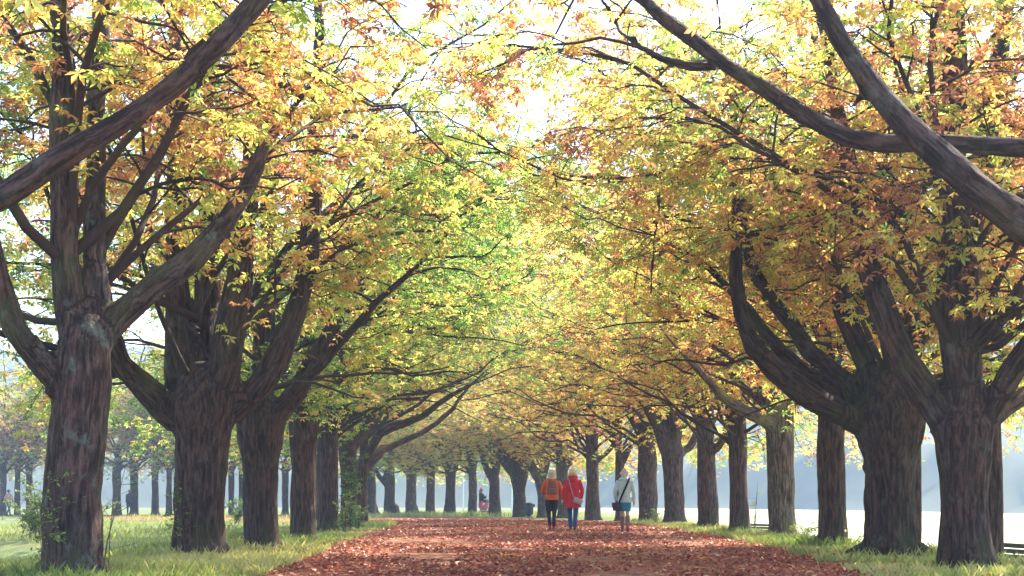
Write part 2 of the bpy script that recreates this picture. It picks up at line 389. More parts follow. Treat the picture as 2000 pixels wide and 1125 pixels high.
# wooded hills beyond the meadow
m, nt, N, L, b = nodemat('hill_wood'); HILLM = m
g = N.new('ShaderNodeNewGeometry'); nz = N.new('ShaderNodeTexNoise'); nz.inputs['Scale'].default_value = 0.12; nz.inputs['Detail'].default_value = 6
L.new(g.outputs['Position'], nz.inputs['Vector'])
r = ramp(N, [(0.3, (0.03, 0.05, 0.03)), (0.7, (0.08, 0.10, 0.05))]); L.new(nz.outputs[0], r.inputs[0]); L.new(r.outputs[0], b.inputs['Base Color']); b.inputs['Roughness'].default_value = 1.0
def hill_z(X, Y):
    z = np.zeros(X.shape)
    q = np.c_[X.ravel(), Y.ravel(), np.zeros(X.size)]
    bump = vnoise(q * 0.11).reshape(X.shape) * 5 + vnoise(q * 0.27 + 5).reshape(X.shape) * 3
    front = np.interp(X, [-480, -120, 0, 60, 120, 480], [330, 330, 330, 270, 230, 200])
    t = sstep(0, 26, Y - front); t2 = sstep(10, 220, Y - front)
    return -1.8 + t * (9 + bump) + t2 * (34 + 16 * vnoise(q * 0.012 + 2).reshape(X.shape))
v, f = grid(np.linspace(-470, 470, 190), np.linspace(195, 700, 110), hill_z)
hl = obj('hill', make_mesh('hill', v, f), HILLM); hl['kind'] = 'structure'

# ------------------------------------------------------------------ leaves
def leaf_template(seed, hi):
    """palmate chestnut leaf of drooping leaflets, radius about 1, stalk end at the origin"""
    rg = np.random.default_rng(seed); V = []; Fc = []; E = []
    n = 6 if hi else 5
    for k in range(n):
        a = (k - (n - 1) / 2) * (2.05 * np.pi / n) * 0.88 + rg.normal(0, .08)
        c = 1 - abs(k - (n - 1) / 2) / n
        Ln = (0.60 + 0.45 * c) * rg.uniform(.88, 1.08); Wd = Ln * rg.uniform(.19, .26)
        dirv = np.array([np.cos(a), np.sin(a), 0]); sd = np.array([-np.sin(a), np.cos(a), 0]); up = np.array([0, 0, 1.])
        dr = rg.uniform(.25, .75); fo = rg.uniform(.02, .09)
        def pt(u, s, z=0): return dirv * Ln * u + sd * s * Wd + up * (-dr * Ln * u * u * .9 + z)
        b0 = len(V)
        if hi:
            V += [pt(.03, 0), pt(.42, .62, fo), pt(.66, 1, fo), pt(1, 0), pt(.66, -1, fo), pt(.42, -.62, fo), pt(.58, 0, -fo * .5)]
            E += [0, .45, .85, 1, .85, .45, .2]
            Fc += [(b0, b0 + 6, b0 + 1), (b0 + 1, b0 + 6, b0 + 2), (b0 + 2, b0 + 6, b0 + 3), (b0, b0 + 5, b0 + 6), (b0 + 5, b0 + 4, b0 + 6), (b0 + 4, b0 + 3, b0 + 6)]
        else:
            V += [pt(.03, 0), pt(.6, 1.05, fo), pt(1, 0), pt(.6, -1.05, fo)]; E += [0, .6, 1, .6]
            Fc += [(b0, b0 + 2, b0 + 1), (b0, b0 + 3, b0 + 2)]
    return np.array(V), np.array(Fc), np.array(E)
HI = [leaf_template(s, True) for s in range(4)]
LO = [leaf_template(s + 20, False) for s in range(4)]
# shared single-leaf meshes for the leaves that are parts of their own
N_TINT = 9
LEAF_MESH = {}
def leaf_mesh(k, q):
    if (k, q) not in LEAF_MESH:
        V, Fc, E = HI[k]
        me = make_mesh('leaf', V, Fc, {'tint': np.full(len(V), q / (N_TINT - 1)), 'edge': E}, smooth=False); me.materials.append(LEAF)
        LEAF_MESH[(k, q)] = me
    return LEAF_MESH[(k, q)]

def frames(nrm, head):
    """rotation matrices with +z ~ nrm and +x ~ head"""
    n = nrm / np.linalg.norm(nrm, axis=1, keepdims=True)
    x = head - n * (head * n).sum(1, keepdims=True); x /= np.maximum(np.linalg.norm(x, axis=1, keepdims=True), 1e-6)
    return np.stack([x, np.cross(n, x), n], -1)

def scatter(tmpl, pos, rot, size, tint):
    V, Fc, E = tmpl
    out = np.einsum('nij,vj->nvi', rot, V) * size[:, None, None] + pos[:, None]
    f = (Fc[None] + (np.arange(len(pos)) * len(V))[:, None, None]).reshape(-1, 3)
    return out.reshape(-1, 3), f, np.repeat(tint, len(V)), np.tile(E, len(pos))

# ------------------------------------------------------------------ chestnut trees
def row_left(d): return np.interp(d, [0, 20, 30, 37.5, 45, 50, 58, 66, 74, 80], [-4.3, -4.2, -4.1, -4.5, -4.8, -5.0, -6.2, -8.2, -11, -15])
def vault(x, y):
    """lowest height that foliage hangs to"""
    xl, xr = row_left(y), row_right(y); xc = (xl + xr) / 2; hw = np.maximum((xr - xl) / 2, 3)
    u = (x - xc) / hw; au = np.abs(u)
    inside = 4.3 - 2.2 * au ** 2
    outside = np.maximum(2.3 - 1.1 * (au - 1), np.where(u > 0, 2.0, 1.35))
    z = np.where(au < 1, inside, outside)
    return np.where(y > 72, z + (3.3 - z) * sstep(72, 86, y), z)

def px_of(p): return 1000 + p[:, 0] / p[:, 1] * F, HOR - (p[:, 2] - H) / p[:, 1] * F

def grow_limb(p0, az, e0, e1, length, r0, r1, rg, n=9):
    p = np.array(p0, float); out = [p.copy()]; st = length / (n - 1)
    for k in range(1, n):
        e = e0 + (e1 - e0) * (k / (n - 1)) ** .8 + rg.normal(0, .24); az += rg.normal(0, .27)
        p = p + st * np.array([math.sin(az) * math.cos(e), math.cos(az) * math.cos(e), math.sin(e)]); out.append(p.copy())
    rr = r0 + (r1 - r0) * np.linspace(0, 1, n) ** .8
    return np.c_[np.array(out), rr]

TREES = []
def foliage(bones, base, rg, vaultf, tint, tvar, spacing, per, pl, tm, umin=.22, rmax=.17, zfull=7.0, sides=(5, 3), fixed_tint=False, lsize=1.0):
    """side branches, twigs and leaves on limb curves (n,4); returns branch mesh data and leaf arrays"""
    zf = zfull if callable(zfull) else (lambda p: zfull)
    st, tg, ra = [], [], []
    for bn in bones:
        seg = np.linalg.norm(np.diff(bn[:, :3], axis=0), axis=1).sum()
        n = max(2, int(seg / spacing))
        c = catmull(bn, n + 1); t = np.gradient(c[:, :3], axis=0); t /= np.linalg.norm(t, axis=1, keepdims=True)
        u = np.linspace(0, 1, n + 1); keep = (u > umin) & (c[:, 3] < rmax)
        st.append(c[keep, :3]); tg.append(t[keep]); ra.append(c[keep, 3])
    st = np.concatenate(st); tg = np.concatenate(tg); ra = np.concatenate(ra)
    k = (st[:, 2] > vaultf(st[:, 0], st[:, 1]) - .6) & (rg.random(len(st)) < np.where(st[:, 2] > zf(st), .35, 1))
    st, tg, ra = st[k], tg[k], ra[k]; n2 = len(st)
    ang = rg.uniform(0, 2 * np.pi, n2); rad = np.c_[np.cos(ang), np.sin(ang), rg.uniform(-.2, .5, n2)]
    dr = rad + tg * rg.uniform(.2, .8, (n2, 1)); dr /= np.linalg.norm(dr, axis=1, keepdims=True)
    ln = rg.uniform(1.0, 2.9, n2) * np.clip(.55 + ra / .08 * .5, .6, 1.1)
    S2 = 8; u = np.linspace(0, 1, S2)
    wob = np.cumsum(rg.normal(0, .055, (n2, S2, 3)), axis=1) * ln[:, None, None] * u[None, :, None]
    B2 = st[:, None] + dr[:, None] * (ln[:, None] * u)[..., None] + wob
    B2[:, :, 2] -= (rg.uniform(.08, .55, n2) * ln)[:, None] * u[None] ** 2.2
    low = B2[:, -1, 2] < vaultf(B2[:, -1, 0], B2[:, -1, 1]) - .1          # would hang too low: rises instead
    B2[low, :, 2] = B2[low, :1, 2] + np.abs(B2[low, :, 2] - B2[low, :1, 2])
    ok = B2[:, -1, 2] > vaultf(B2[:, -1, 0], B2[:, -1, 1]) - .1
    B2 = B2[ok]; ln = ln[ok]; ra = ra[ok]; n2 = len(B2)
    r2 = np.minimum(ra * .45, .009 + .009 * ln)[:, None] * (1 - .78 * u[None]) + .003
    n3 = n2 * per; uu = rg.uniform(.22, 1, (n2, per)); iu = uu * (S2 - 1); i0 = np.clip(iu.astype(int), 0, S2 - 2); fr = (iu - i0)[..., None]
    ar = np.arange(n2)[:, None]
    p3 = (B2[ar, i0] * (1 - fr) + B2[ar, i0 + 1] * fr).reshape(-1, 3); t3 = (B2[ar, i0 + 1] - B2[ar, i0]).reshape(-1, 3); t3 /= np.linalg.norm(t3, axis=1, keepdims=True)
    d3 = t3 * .7 + rg.normal(0, .55, (n3, 3)) * [1, 1, .6]; d3 /= np.linalg.norm(d3, axis=1, keepdims=True)
    l3 = rg.uniform(.3, .85, n3); S3 = 3; u3 = np.linspace(0, 1, S3)
    B3 = p3[:, None] + d3[:, None] * (l3[:, None] * u3)[..., None]; B3[:, :, 2] -= (rg.uniform(.0, .5, n3) * l3)[:, None] * u3[None] ** 2
    ok = (B3[:, -1, 2] > vaultf(B3[:, -1, 0], B3[:, -1, 1]))
    B3 = B3[ok]; l3 = l3[ok]; n3 = len(B3)
    va, fa = tubes(B2 - base, r2, sides[0])
    vb, fb = tubes(B3 - base, np.broadcast_to(.0052 - .003 * u3, (n3, S3)), sides[1])
    ul = rg.uniform(.3, 1.05, (n3, pl)); il = np.clip(ul * (S3 - 1), 0, S3 - 1.001); j0 = il.astype(int); fr = (il - j0)[..., None]; ar = np.arange(n3)[:, None]
    pos = (B3[ar, j0] * (1 - fr) + B3[ar, np.minimum(j0 + 1, S3 - 1)] * fr).reshape(-1, 3)
    out = np.repeat(B3[:, -1] - B3[:, 0], pl, axis=0); nl = len(pos)
    head = out / np.maximum(np.linalg.norm(out, axis=1, keepdims=True), 1e-6) + rg.normal(0, .7, (nl, 3)) * [1, 1, .35]
    head /= np.linalg.norm(head, axis=1, keepdims=True)
    pos = pos + head * rg.uniform(.04, .15, (nl, 1)) + [0, 0, -.02]
    rot = frames(np.array([0, 0, 1.]) + rg.normal(0, .42, (nl, 3)), head)
    size = rg.uniform(.060, .112, nl) * lsize
    tw = np.repeat(rg.normal(0, tvar * .7, n3), pl)
    ti = tint + tw + rg.normal(0, tvar * .5, nl) + (vnoise(pos * .6 + 9) - .5) * .6 + (vnoise(pos * .2 + 4) - .5) * .3
    ti = np.clip(ti, 0.02, .93)
    ok = (pos[:, 2] > vaultf(pos[:, 0], pos[:, 1]) - .15) & (rg.random(nl) < np.where(pos[:, 2] > zf(pos), .45, 1)) & (pos[:, 1] - 0 > -1e9)
    return np.r_[va, vb], np.r_[fa, fb + len(va)], pos[ok], rot[ok], size[ok], ti[ok]

def crown_mesh(name, tm, pos, rot, size, ti, kind, sel0, base):
    vv, ff, at, ae = [], [], [], []; off = 0
    for kk in range(4):
        sel = (kind == kk) & sel0
        a_, b_, c_, e_ = scatter(tm[kk], pos[sel] - base, rot[sel], size[sel], ti[sel]); vv.append(a_); ff.append(b_ + off); at.append(c_); ae.append(e_); off += len(a_)
    me = make_mesh(name, np.concatenate(vv), np.concatenate(ff), {'tint': np.concatenate(at), 'edge': np.concatenate(ae)}, smooth=False)
    me.materials.append(LEAF); return me

# crowns shared between trees: the path lies on the +x side, 4.8 m from the trunk
def vault0(x, y):
    au = np.abs((x - 4.8) / 4.8)
    return np.where(au < 1, 4.3 - 2.2 * au ** 2, np.maximum(2.1 - 1.0 * (au - 1), np.where(x > 4.8, 2.8, 1.7)))
CROWNS = []
for k in range(11):
    tall = k >= 6
    rg = np.random.default_rng(300 + k); bones = []
    top = np.array([0, 0, 2.2])
    plan = [(math.pi / 2 + a + rg.normal(0, .12), rg.uniform(.95, 1.25), e1, ln) for a, e1, ln in ((-.75, .4, 6.6), (-.3, .2, 6.2), (.1, .45, 7.0), (.5, .15, 6.0), (.9, .5, 6.6))]
    plan += [(a + rg.normal(0, .2), rg.uniform(1.0, 1.3), rg.uniform(.3, .8), rg.uniform(6, 7.5)) for a in (0, math.pi, -math.pi / 2 - .5, -math.pi / 2 + .5)]
    plan += [(-math.pi / 2 + rg.uniform(-.9, .9), rg.uniform(.45, .7), rg.uniform(-.35, -.1), rg.uniform(3.8, 5.2)) for _ in range(2)]
    plan += [(math.pi / 2 + a + rg.normal(0, .15), rg.uniform(.5, .75), rg.uniform(-.2, .05), rg.uniform(3.6, 4.8)) for a in ((-1.0, -.2, .7) if k >= 3 else ())]
    if tall: plan += [(math.pi / 2 + rg.uniform(-.9, .9), 1.35, rg.uniform(.55, .95), rg.uniform(8.5, 10)) for _ in range(4)]
    for az, e0, e1, ln in plan: bones.append(catmull(grow_limb(top + [0, 0, rg.uniform(-.1, 1.3)], az, e0 * rg.uniform(.75, 1.1), e1, ln, rg.uniform(.034, .058), .012, rg), 12))
    va, fa, pos, rot, size, ti = foliage(bones, np.zeros(3), rg, vault0, .40, .26, .29 if tall else .27, 8, 5 if tall else 6, LO, zfull=9.0 if tall else (lambda p: 6.7 + 3.0 * np.exp(-((p[:, 0] - 4.8) / 2.4) ** 2)), sides=(4, 3))
    for bn in bones:
        v_, f_ = tubes(bn[None, :, :3], bn[None, :, 3], 8); fa = np.r_[fa, f_ + len(va)]; va = np.r_[va, v_]
    bme = make_mesh('branches', va, fa); bme.materials.append(BARK)
    CROWNS.append((bme, crown_mesh('crown', LO, pos, rot, size, ti, rg.integers(0, 4, len(pos)), np.ones(len(pos), bool), 0)))
    print('crown', k, len(pos))

def tree(X, d, trunk, limbs, label, group, tint=.5, mat=None, extra=0, skirt=0, dens=1.0, singles=0, roots=1.08, seed=0, name='chestnut_tree', tvar=.21, crown=True, heading=None):
    rg = np.random.default_rng(1000 + seed)
    mat = mat or BARK
    near = d < 32; mid = d < 62
    voxel = .036 if d < 24 else .045 if near else .06 if mid else .085
    bz = float(ground_z(np.array([X]), np.array([d]))[0])
    base = np.array([X, d, bz])
    tp = [np.r_[P(px, py, d), wd * .95 / 2 / F * d] for px, py, wd in trunk]
    t0 = tp[0].copy(); t0[2] = bz - .12
    tp = [t0] + [q for q in tp if q[2] > bz + .15]
    T = catmull(np.array(tp), 16)
    up = T[-1, :3] - T[-2, :3]; up /= np.linalg.norm(up); rt = T[-1, 3]
    bones = [np.r_[T, [np.r_[T[-1, :3] + up * rt * .5, rt * .82], np.r_[T[-1, :3] + up * rt, rt * .6], np.r_[T[-1, :3] + up * rt * 1.4, rt * .3]]]]
    for lb_ in limbs:
        pts = lb_['p']; n = len(pts); lw = .86 * lb_['w']; d0 = lb_['d0']; d1 = lb_['d1']
        q = np.array([np.r_[P(px, py, d + d0 + (d1 - d0) * k / (n - 1)), wd * lw / 2 / F * (d + d0 + (d1 - d0) * k / (n - 1))] for k, (px, py, wd) in enumerate(pts)])
        if d0 == 0 and q[0, 2] < T[-1, 2] + .05:          # limb rises out of the trunk
            k = int(np.abs(T[:, 2] - q[0, 2]).argmin()); q[0, :3] = T[k, :3] * .7 + q[0, :3] * .3; q[0, 3] = min(q[0, 3], T[k, 3] * .62)
        ex = lb_['ext']
        if ex:
            t = q[-1, :3] - q[-2, :3]; t /= np.linalg.norm(t); az = math.atan2(t[0], t[1]); e = math.asin(t[2])
            q2 = grow_limb(q[-1, :3], az, e, e * .6 + .25, ex, q[-1, 3] * .93, .02, rg, 6)
            q = np.r_[q, q2[1:]]
        c = catmull(q, max(10, int(2.4 * np.linalg.norm(np.diff(q[:, :3], axis=0), axis=1).sum())))
        c[1:-1, :3] += rg.normal(0, .012, (len(c) - 2, 3)) * np.clip(c[1:-1, 3:4] / .06, .6, 1.4)
        bones.append(c)
    # wood: union of the bones, then bark relief
    s = Soup(); sides = 14 if mid else 10
    for bn in bones:
        r = np.maximum(bn[:, 3], voxel * .8)
        v, q = tubes(bn[None, :, :3] - base, r[None], sides); m_ = len(bn)
        s.add(v, [tuple(x) for x in q] + [tuple(range(sides)), tuple(range((m_ - 1) * sides, m_ * sides))[::-1]])
    nr = rg.integers(5, 8); rb = T[1, 3]
    for k in range(nr):
        a = 2 * math.pi * (k + rg.uniform(-.3, .3)) / nr; c_, s_ = math.cos(a), math.sin(a); ro = rb * roots * rg.uniform(.85, 1.2)
        s.tube([(c_ * rb * .5, s_ * rb * .5, 1.5 * rb), (c_ * rb * .72, s_ * rb * .72, .56 * rb), (c_ * ro, s_ * ro, .0), (c_ * ro * 1.25, s_ * ro * 1.25, -.14)], [rb * .34, rb * .32, rb * .25, rb * .14], 8)
    if near:                                              # burrs and healed branch scars
        for _ in range(5):
            k = rg.integers(5, 15); a = rg.uniform(0, 2 * math.pi); r_ = T[k, 3]; kr = r_ * rg.uniform(.12, .24)
            c_ = T[k, :3] - base + np.array([math.cos(a), math.sin(a), 0]) * r_ * .9
            s.ball(c_, (kr, kr, kr * rg.uniform(.8, 1.3)), 10, 7)
        for bn in bones[1:]:                              # short dead stubs on the boughs
            k = rg.integers(len(bn) // 4, len(bn) // 2 + 1); r_ = bn[k, 3]; dv = rg.normal(0, 1, 3); dv /= np.linalg.norm(dv)
            s.tube([bn[k, :3] - base, bn[k, :3] - base + dv * r_ * 1.3, bn[k, :3] - base + dv * (r_ * 1.3 + rg.uniform(.04, .14))], [r_ * .5, r_ * .42, max(r_ * .34, voxel * .8)], 8)
    v, f = remeshed(s, voxel, 2)
    nrm = vnormals(v, f)
    skp = np.concatenate(bones); own = np.concatenate([np.full(len(bn), i) for i, bn in enumerate(bones)])
    sk_t = np.concatenate([np.gradient(bn[:, :3], axis=0) for bn in bones]); sk_t /= np.linalg.norm(sk_t, axis=1, keepdims=True)
    sk_l = np.concatenate([np.r_[0, np.cumsum(np.linalg.norm(np.diff(bn[:, :3], axis=0), axis=1))] + 3.7 * i for i, bn in enumerate(bones)])
    sk_u = np.cross(sk_t, [0.0, 1.0, 0.05]); sk_u /= np.linalg.norm(sk_u, axis=1, keepdims=True); sk_w = np.cross(sk_t, sk_u)
    near_r = np.empty(len(v)); who = np.empty(len(v), int); bc = np.empty((len(v), 3))
    for c0 in range(0, len(v), 20000):
        dd = np.linalg.norm(v[c0:c0 + 20000, None] + base - skp[None, :, :3], axis=2) / np.maximum(skp[None, :, 3], .02)
        j = dd.argmin(1); who[c0:c0 + 20000] = own[j]; near_r[c0:c0 + 20000] = skp[j, 3]
        of = v[c0:c0 + 20000] + base - skp[j, :3]
        bc[c0:c0 + 20000] = np.c_[(of * sk_u[j]).sum(1), (of * sk_w[j]).sum(1), sk_l[j] + (of * sk_t[j]).sum(1)]
    ed = np.concatenate([f[:, [0, 1]], f[:, [1, 2]], f[:, [2, 3]], f[:, [3, 0]]]); deg = np.bincount(ed[:, 0], minlength=len(v)) + np.bincount(ed[:, 1], minlength=len(v))
    for _ in range(14): near_r = .3 * near_r + .7 * (np.bincount(ed[:, 0], near_r[ed[:, 1]], len(v)) + np.bincount(ed[:, 1], near_r[ed[:, 0]], len(v))) / np.maximum(deg, 1)
    so = rg.uniform(0, 50, 3)
    rel = (vnoise(bc * [5, 5, .9] + so) - .5) * .6 + (vnoise(bc * [13, 13, 2.4] + so) - .5) * .36 + (vnoise(v * [2.2, 2.2, 1.6] + so) - .5) * .6
    if near: rel += (vnoise(bc * [24, 24, 6] + so) - .5) * .26
    v = v + nrm * (rel * np.clip(near_r * .34, .004, .12))[:, None]
    nrm = vnormals(v, f)
    root = thing(name, base, label, 'tree', group)
    fo = who[f[:, 0]]
    for i in range(len(bones)):                       # stray islands join the piece they touch
        fi = np.nonzero(fo == i)[0]
        if len(fi) < 2: continue
        sel = f[fi]; ids = np.arange(len(v))
        while True:
            mn = ids[sel].min(1); new = ids.copy(); np.minimum.at(new, sel.ravel(), np.repeat(mn, 4)); new = new[new]
            if (new == ids).all(): break
            ids = new
        comp, cnt = np.unique(ids[sel[:, 0]], return_counts=True)
        for c_ in comp[cnt < cnt.max()]:
            mine = fi[ids[sel[:, 0]] == c_]; vm = np.zeros(len(v), bool); vm[f[mine].ravel()] = True
            nb = fo[vm[f].any(1)]; nb = nb[nb != i]
            if len(nb): fo[mine] = np.bincount(nb).argmax()
    for i in range(len(bones)):
        sel = f[fo == i]
        if len(sel) < 6: continue
        u, inv = np.unique(sel, return_inverse=True)
        nm = 'trunk' if i == 0 else 'limb'
        me = make_mesh(nm, v[u], inv.reshape(-1, 4)); me.materials.append(mat)
        at = me.attributes.new('bark', 'FLOAT_VECTOR', 'POINT'); at.data.foreach_set('vector', bc[u].astype(np.float32).ravel())
        me.normals_split_custom_set_from_vertices(nrm[u].tolist())
        obj(nm, me, None, root)
    # shared crown, turned so that its open side faces the path
    nl = 0
    if crown:
        left = X < (row_left(d) + row_right(d)) / 2
        hd = heading if heading is not None else (0 if left else math.pi)
        for rep_ in range(crown if isinstance(crown, int) and crown is not True else 1):
            bme, cme = CROWNS[seed % 3] if d < 22 else CROWNS[3 + seed % 3] if d < 37 or group == GF else CROWNS[6 + seed % 5]
            sc = rg.uniform(.94, 1.06) * (1 + (.2 * float(sstep(75, 90, d)) if group == GF else .27 * float(sstep(38, 52, d)))); mir = -1 if (seed // 2 + rep_) % 2 else 1
            M = Matrix.Rotation(hd + rg.normal(0, .13), 4, 'Z') @ Matrix.Diagonal((sc, sc * mir, sc, 1))
            for nm, me in (('branches', bme), ('crown', cme)):
                o = bpy.data.objects.new(nm, me); o.matrix_local = M; link(o, root); o['kind'] = 'stuff'
                if nm == 'crown': o['tint_shift'] = float((tint - .5) * .8)
            nl += len(cme.polygons) // 12
    # own leaves on the boughs the photo shows
    if near and len(bones) > 1:
        va, fa, pos, rot, size, ti = foliage(bones[1:], base, rg, vault, tint, tvar, .36 / dens, 6, 5, HI, rmax=.07, sides=(4, 3))
        br = obj('bough_twigs', make_mesh('bough_twigs', va, fa), mat, root); br['kind'] = 'stuff'
        kind = rg.integers(0, 4, len(pos)); big = np.zeros(len(pos), bool)
        if singles:
            x, y = px_of(pos); vis = (x > 5) & (x < 1995) & (y > 5) & (y < 1000)
            score = np.where(vis, size / pos[:, 1], 0); idx = np.argsort(-score)[:singles]; big[idx[score[idx] > 0]] = True
        cr = obj('bough_foliage', crown_mesh('bough_foliage', HI if d < 18 else LO, pos, rot, size, ti, kind, ~big, base), None, root); cr['kind'] = 'stuff'
        for i in np.nonzero(big)[0]:
            o = bpy.data.objects.new('leaf', leaf_mesh(int(kind[i]), int(round(float(ti[i]) * (N_TINT - 1)))))
            M = Matrix(rot[i].tolist()).to_4x4(); M = Matrix.Translation(Vector((pos[i] - base).tolist())) @ M @ Matrix.Scale(float(size[i]), 4)
            o.matrix_local = M; COL.objects.link(o); o.parent = cr
        nl += len(pos)
    TREES.append((X, d, nl, len(v)))
    return root

GL, GR, GF, GB = 'chestnuts along the pond side of the path', 'chestnuts along the meadow side of the path', 'chestnuts where the path bends away', 'chestnuts of the far avenue beyond the pond'
def lb(p, d1=0, ext=0, d0=0, w=1.0): return dict(p=p, d1=d1, ext=ext, d0=d0, w=w)

# pond side
tree(-4.3, 10, [(-290, 1210, 190), (-292, 900, 175), (-290, 700, 180), (-285, 600, 190)],
     [lb([(-270, 620, 110), (-170, 490, 85), (-60, 420, 72), (0, 385, 66), (130, 300, 58), (260, 218, 55), (380, 130, 53), (450, 50, 56), (520, -15, 54), (575, -90, 48)], 1.2, 3),
      lb([(-300, 620, 120), (-330, 400, 100), (-330, 100, 80), (-300, -200, 60)], .5, 2), lb([(-310, 640, 110), (-420, 480, 90), (-520, 200, 70)], -1, 2)],
     'chestnut tree whose thick bare bough slants up across the lichened trunk by the pond', GL, .60, extra=3, singles=150, seed=1, crown=False)
tree(-4.3, 15, [(136, 1150, 122), (142, 1000, 116), (150, 900, 115), (158, 800, 114), (163, 730, 118), (165, 670, 110)],
     [lb([(150, 790, 70), (110, 735, 72), (60, 680, 66), (22, 610, 54), (0, 540, 46), (-20, 460, 40)], -.6, 3),
      lb([(152, 760, 80), (135, 620, 74), (128, 480, 64), (126, 380, 58), (124, 250, 54), (122, 120, 46), (112, 0, 42), (105, -120, 36)], -.3, 3),
      lb([(175, 740, 70), (188, 600, 56), (186, 450, 48), (188, 300, 46), (192, 150, 44), (198, 0, 40), (205, -120, 34)], .5, 3),
      lb([(180, 700, 80), (235, 620, 70), (320, 552, 60), (400, 480, 52), (452, 412, 44), (498, 340, 38), (522, 275, 32), (556, 232, 22), (590, 190, 14)], 1.0, .8),
      lb([(108, 210, 26), (80, 150, 26), (50, 100, 24), (10, 40, 20)], -.2, 2),
      lb([(540, 200, 16), (536, 165, 18), (570, 172, 20), (640, 184, 20)], .9, 0, .9)],
     'chestnut with grey lichen streaked trunk and flaking bark, growing beside the pond', GL, .56, BARK_GREY, extra=2, singles=280, seed=2)
tree(-4.18, 20.45, [(387, 1098, 110), (388, 1000, 105), (393, 920, 106), (396, 850, 120), (398, 800, 140)],
     [lb([(370, 860, 70), (330, 800, 66), (285, 762, 60), (240, 716, 52), (222, 660, 40), (213, 590, 32), (198, 500, 26)], -.8, 3),
      lb([(375, 860, 80), (356, 740, 78), (350, 620, 62), (346, 480, 50), (345, 320, 44), (345, 150, 38), (345, -20, 32)], .3, 3),
      lb([(400, 850, 80), (400, 700, 70), (405, 560, 55), (408, 380, 46), (410, 200, 40), (412, 0, 32)], 1.2, 3),
      lb([(415, 860, 80), (440, 730, 80), (456, 610, 66), (474, 490, 52), (488, 360, 46), (492, 210, 38), (494, 60, 30)], -.5, 3),
      lb([(430, 850, 70), (490, 765, 64), (545, 690, 58), (585, 600, 50), (604, 500, 47), (612, 400, 45), (617, 290, 40), (621, 180, 32), (622, 40, 26)], .5, 3),
      lb([(486, 600, 22), (501, 555, 20), (592, 453, 18), (667, 389, 16), (747, 331, 13), (811, 288, 9)], 2.5, 1.5)],
     'chestnut with broad dark fluted trunk splitting into several upright limbs, next to the lichened one', GL, .36, extra=2, skirt=2, singles=280, seed=3)
tree(-4.08, 25, [(510, 1078, 74), (510, 1000, 70), (509, 920, 74), (508, 860, 90), (510, 820, 96)],
     [lb([(490, 850, 50), (462, 790, 46), (446, 700, 38), (440, 560, 32), (438, 380, 26)], .8, 3),
      lb([(510, 850, 56), (514, 720, 52), (520, 560, 44), (524, 380, 38), (524, 180, 30)], .3, 3),
      lb([(530, 850, 50), (572, 775, 48), (602, 722, 44), (650, 640, 36), (692, 555, 30), (738, 430, 24), (762, 300, 18)], 1.5, 2.5),
      lb([(540, 820, 34), (600, 740, 30), (680, 650, 24), (770, 560, 18), (850, 480, 12)], -2, 1.5)],
     'chestnut with mossy dark trunk third after the thick slanting bough on the pond side', GL, .16, BARK_MOSS, extra=3, skirt=2, singles=250, seed=4)
tree(-4.07, 30, [(593, 1060, 58), (593, 980, 54), (593, 900, 55), (594, 850, 60), (595, 825, 64)],
     [lb([(602, 850, 36), (650, 745, 31), (700, 645, 25), (780, 520, 19), (830, 400, 13)], 1.5, 2), lb([(592, 840, 44), (598, 700, 40), (603, 540, 34), (606, 380, 28)], 0, 3),
      lb([(585, 840, 36), (560, 740, 30), (545, 620, 25), (540, 480, 20)], 1.5, 3)],
     'chestnut with smooth straight brown trunk and a round knot hole, on the grass verge', GL, .14, extra=3, skirt=2, singles=120, seed=5)
tree(-4.5, 37.5, [(640, 1046, 46), (641, 960, 43), (640, 880, 44), (642, 830, 48)],
     [lb([(648, 860, 30), (690, 762, 26), (735, 680, 20), (790, 600, 14)], -2, 2), lb([(640, 840, 34), (645, 700, 30), (655, 560, 24), (660, 420, 20)], 0, 3)],
     'chestnut with a leafy sapling and bramble growing against its foot', GL, .16, extra=3, skirt=2, singles=60, seed=6)
tree(-4.8, 45, [(682, 1036, 36), (682, 960, 34), (680, 900, 36), (678, 870, 40)],
     [lb([(674, 890, 36), (700, 850, 36), (727, 823, 33), (750, 778, 28), (764, 740, 24), (790, 660, 18), (830, 580, 12)], 1, 2), lb([(680, 870, 30), (690, 780, 26), (702, 660, 22), (705, 540, 18)], 0, 3)],
     'chestnut wrapped in green climbing shrub leaves up its trunk', GL, .24, extra=3, seed=7)
tree(-4.9, 50, [(706, 1030, 26), (706, 960, 25), (706, 920, 27), (708, 905, 28)],
     [lb([(705, 935, 24), (722, 905, 26), (743, 882, 23), (759, 873, 17), (827, 843, 14), (880, 802, 12), (914, 757, 9), (978, 700, 6)], 4, 1),
      lb([(706, 910, 26), (740, 850, 24), (789, 826, 21), (827, 812, 18), (864, 783, 14), (914, 753, 10)], -3, 2), lb([(708, 910, 22), (715, 800, 20), (722, 690, 16)], 0, 3)],
     'chestnut with low boughs reaching far out over the path, last before the bend', GL, .36, extra=3, seed=8)
tree(-6.3, 59, [(680, 1023, 30), (680, 940, 28), (680, 890, 30)], [], 'chestnut half hidden behind the shrub-wrapped trunk', GL, .42, extra=6, seed=9)
tree(-8.4, 66.5, [(621, 1019, 28), (622, 940, 26), (622, 890, 28)], [], 'chestnut half hidden behind the trunk with the sapling', GL, .45, extra=6, seed=10)

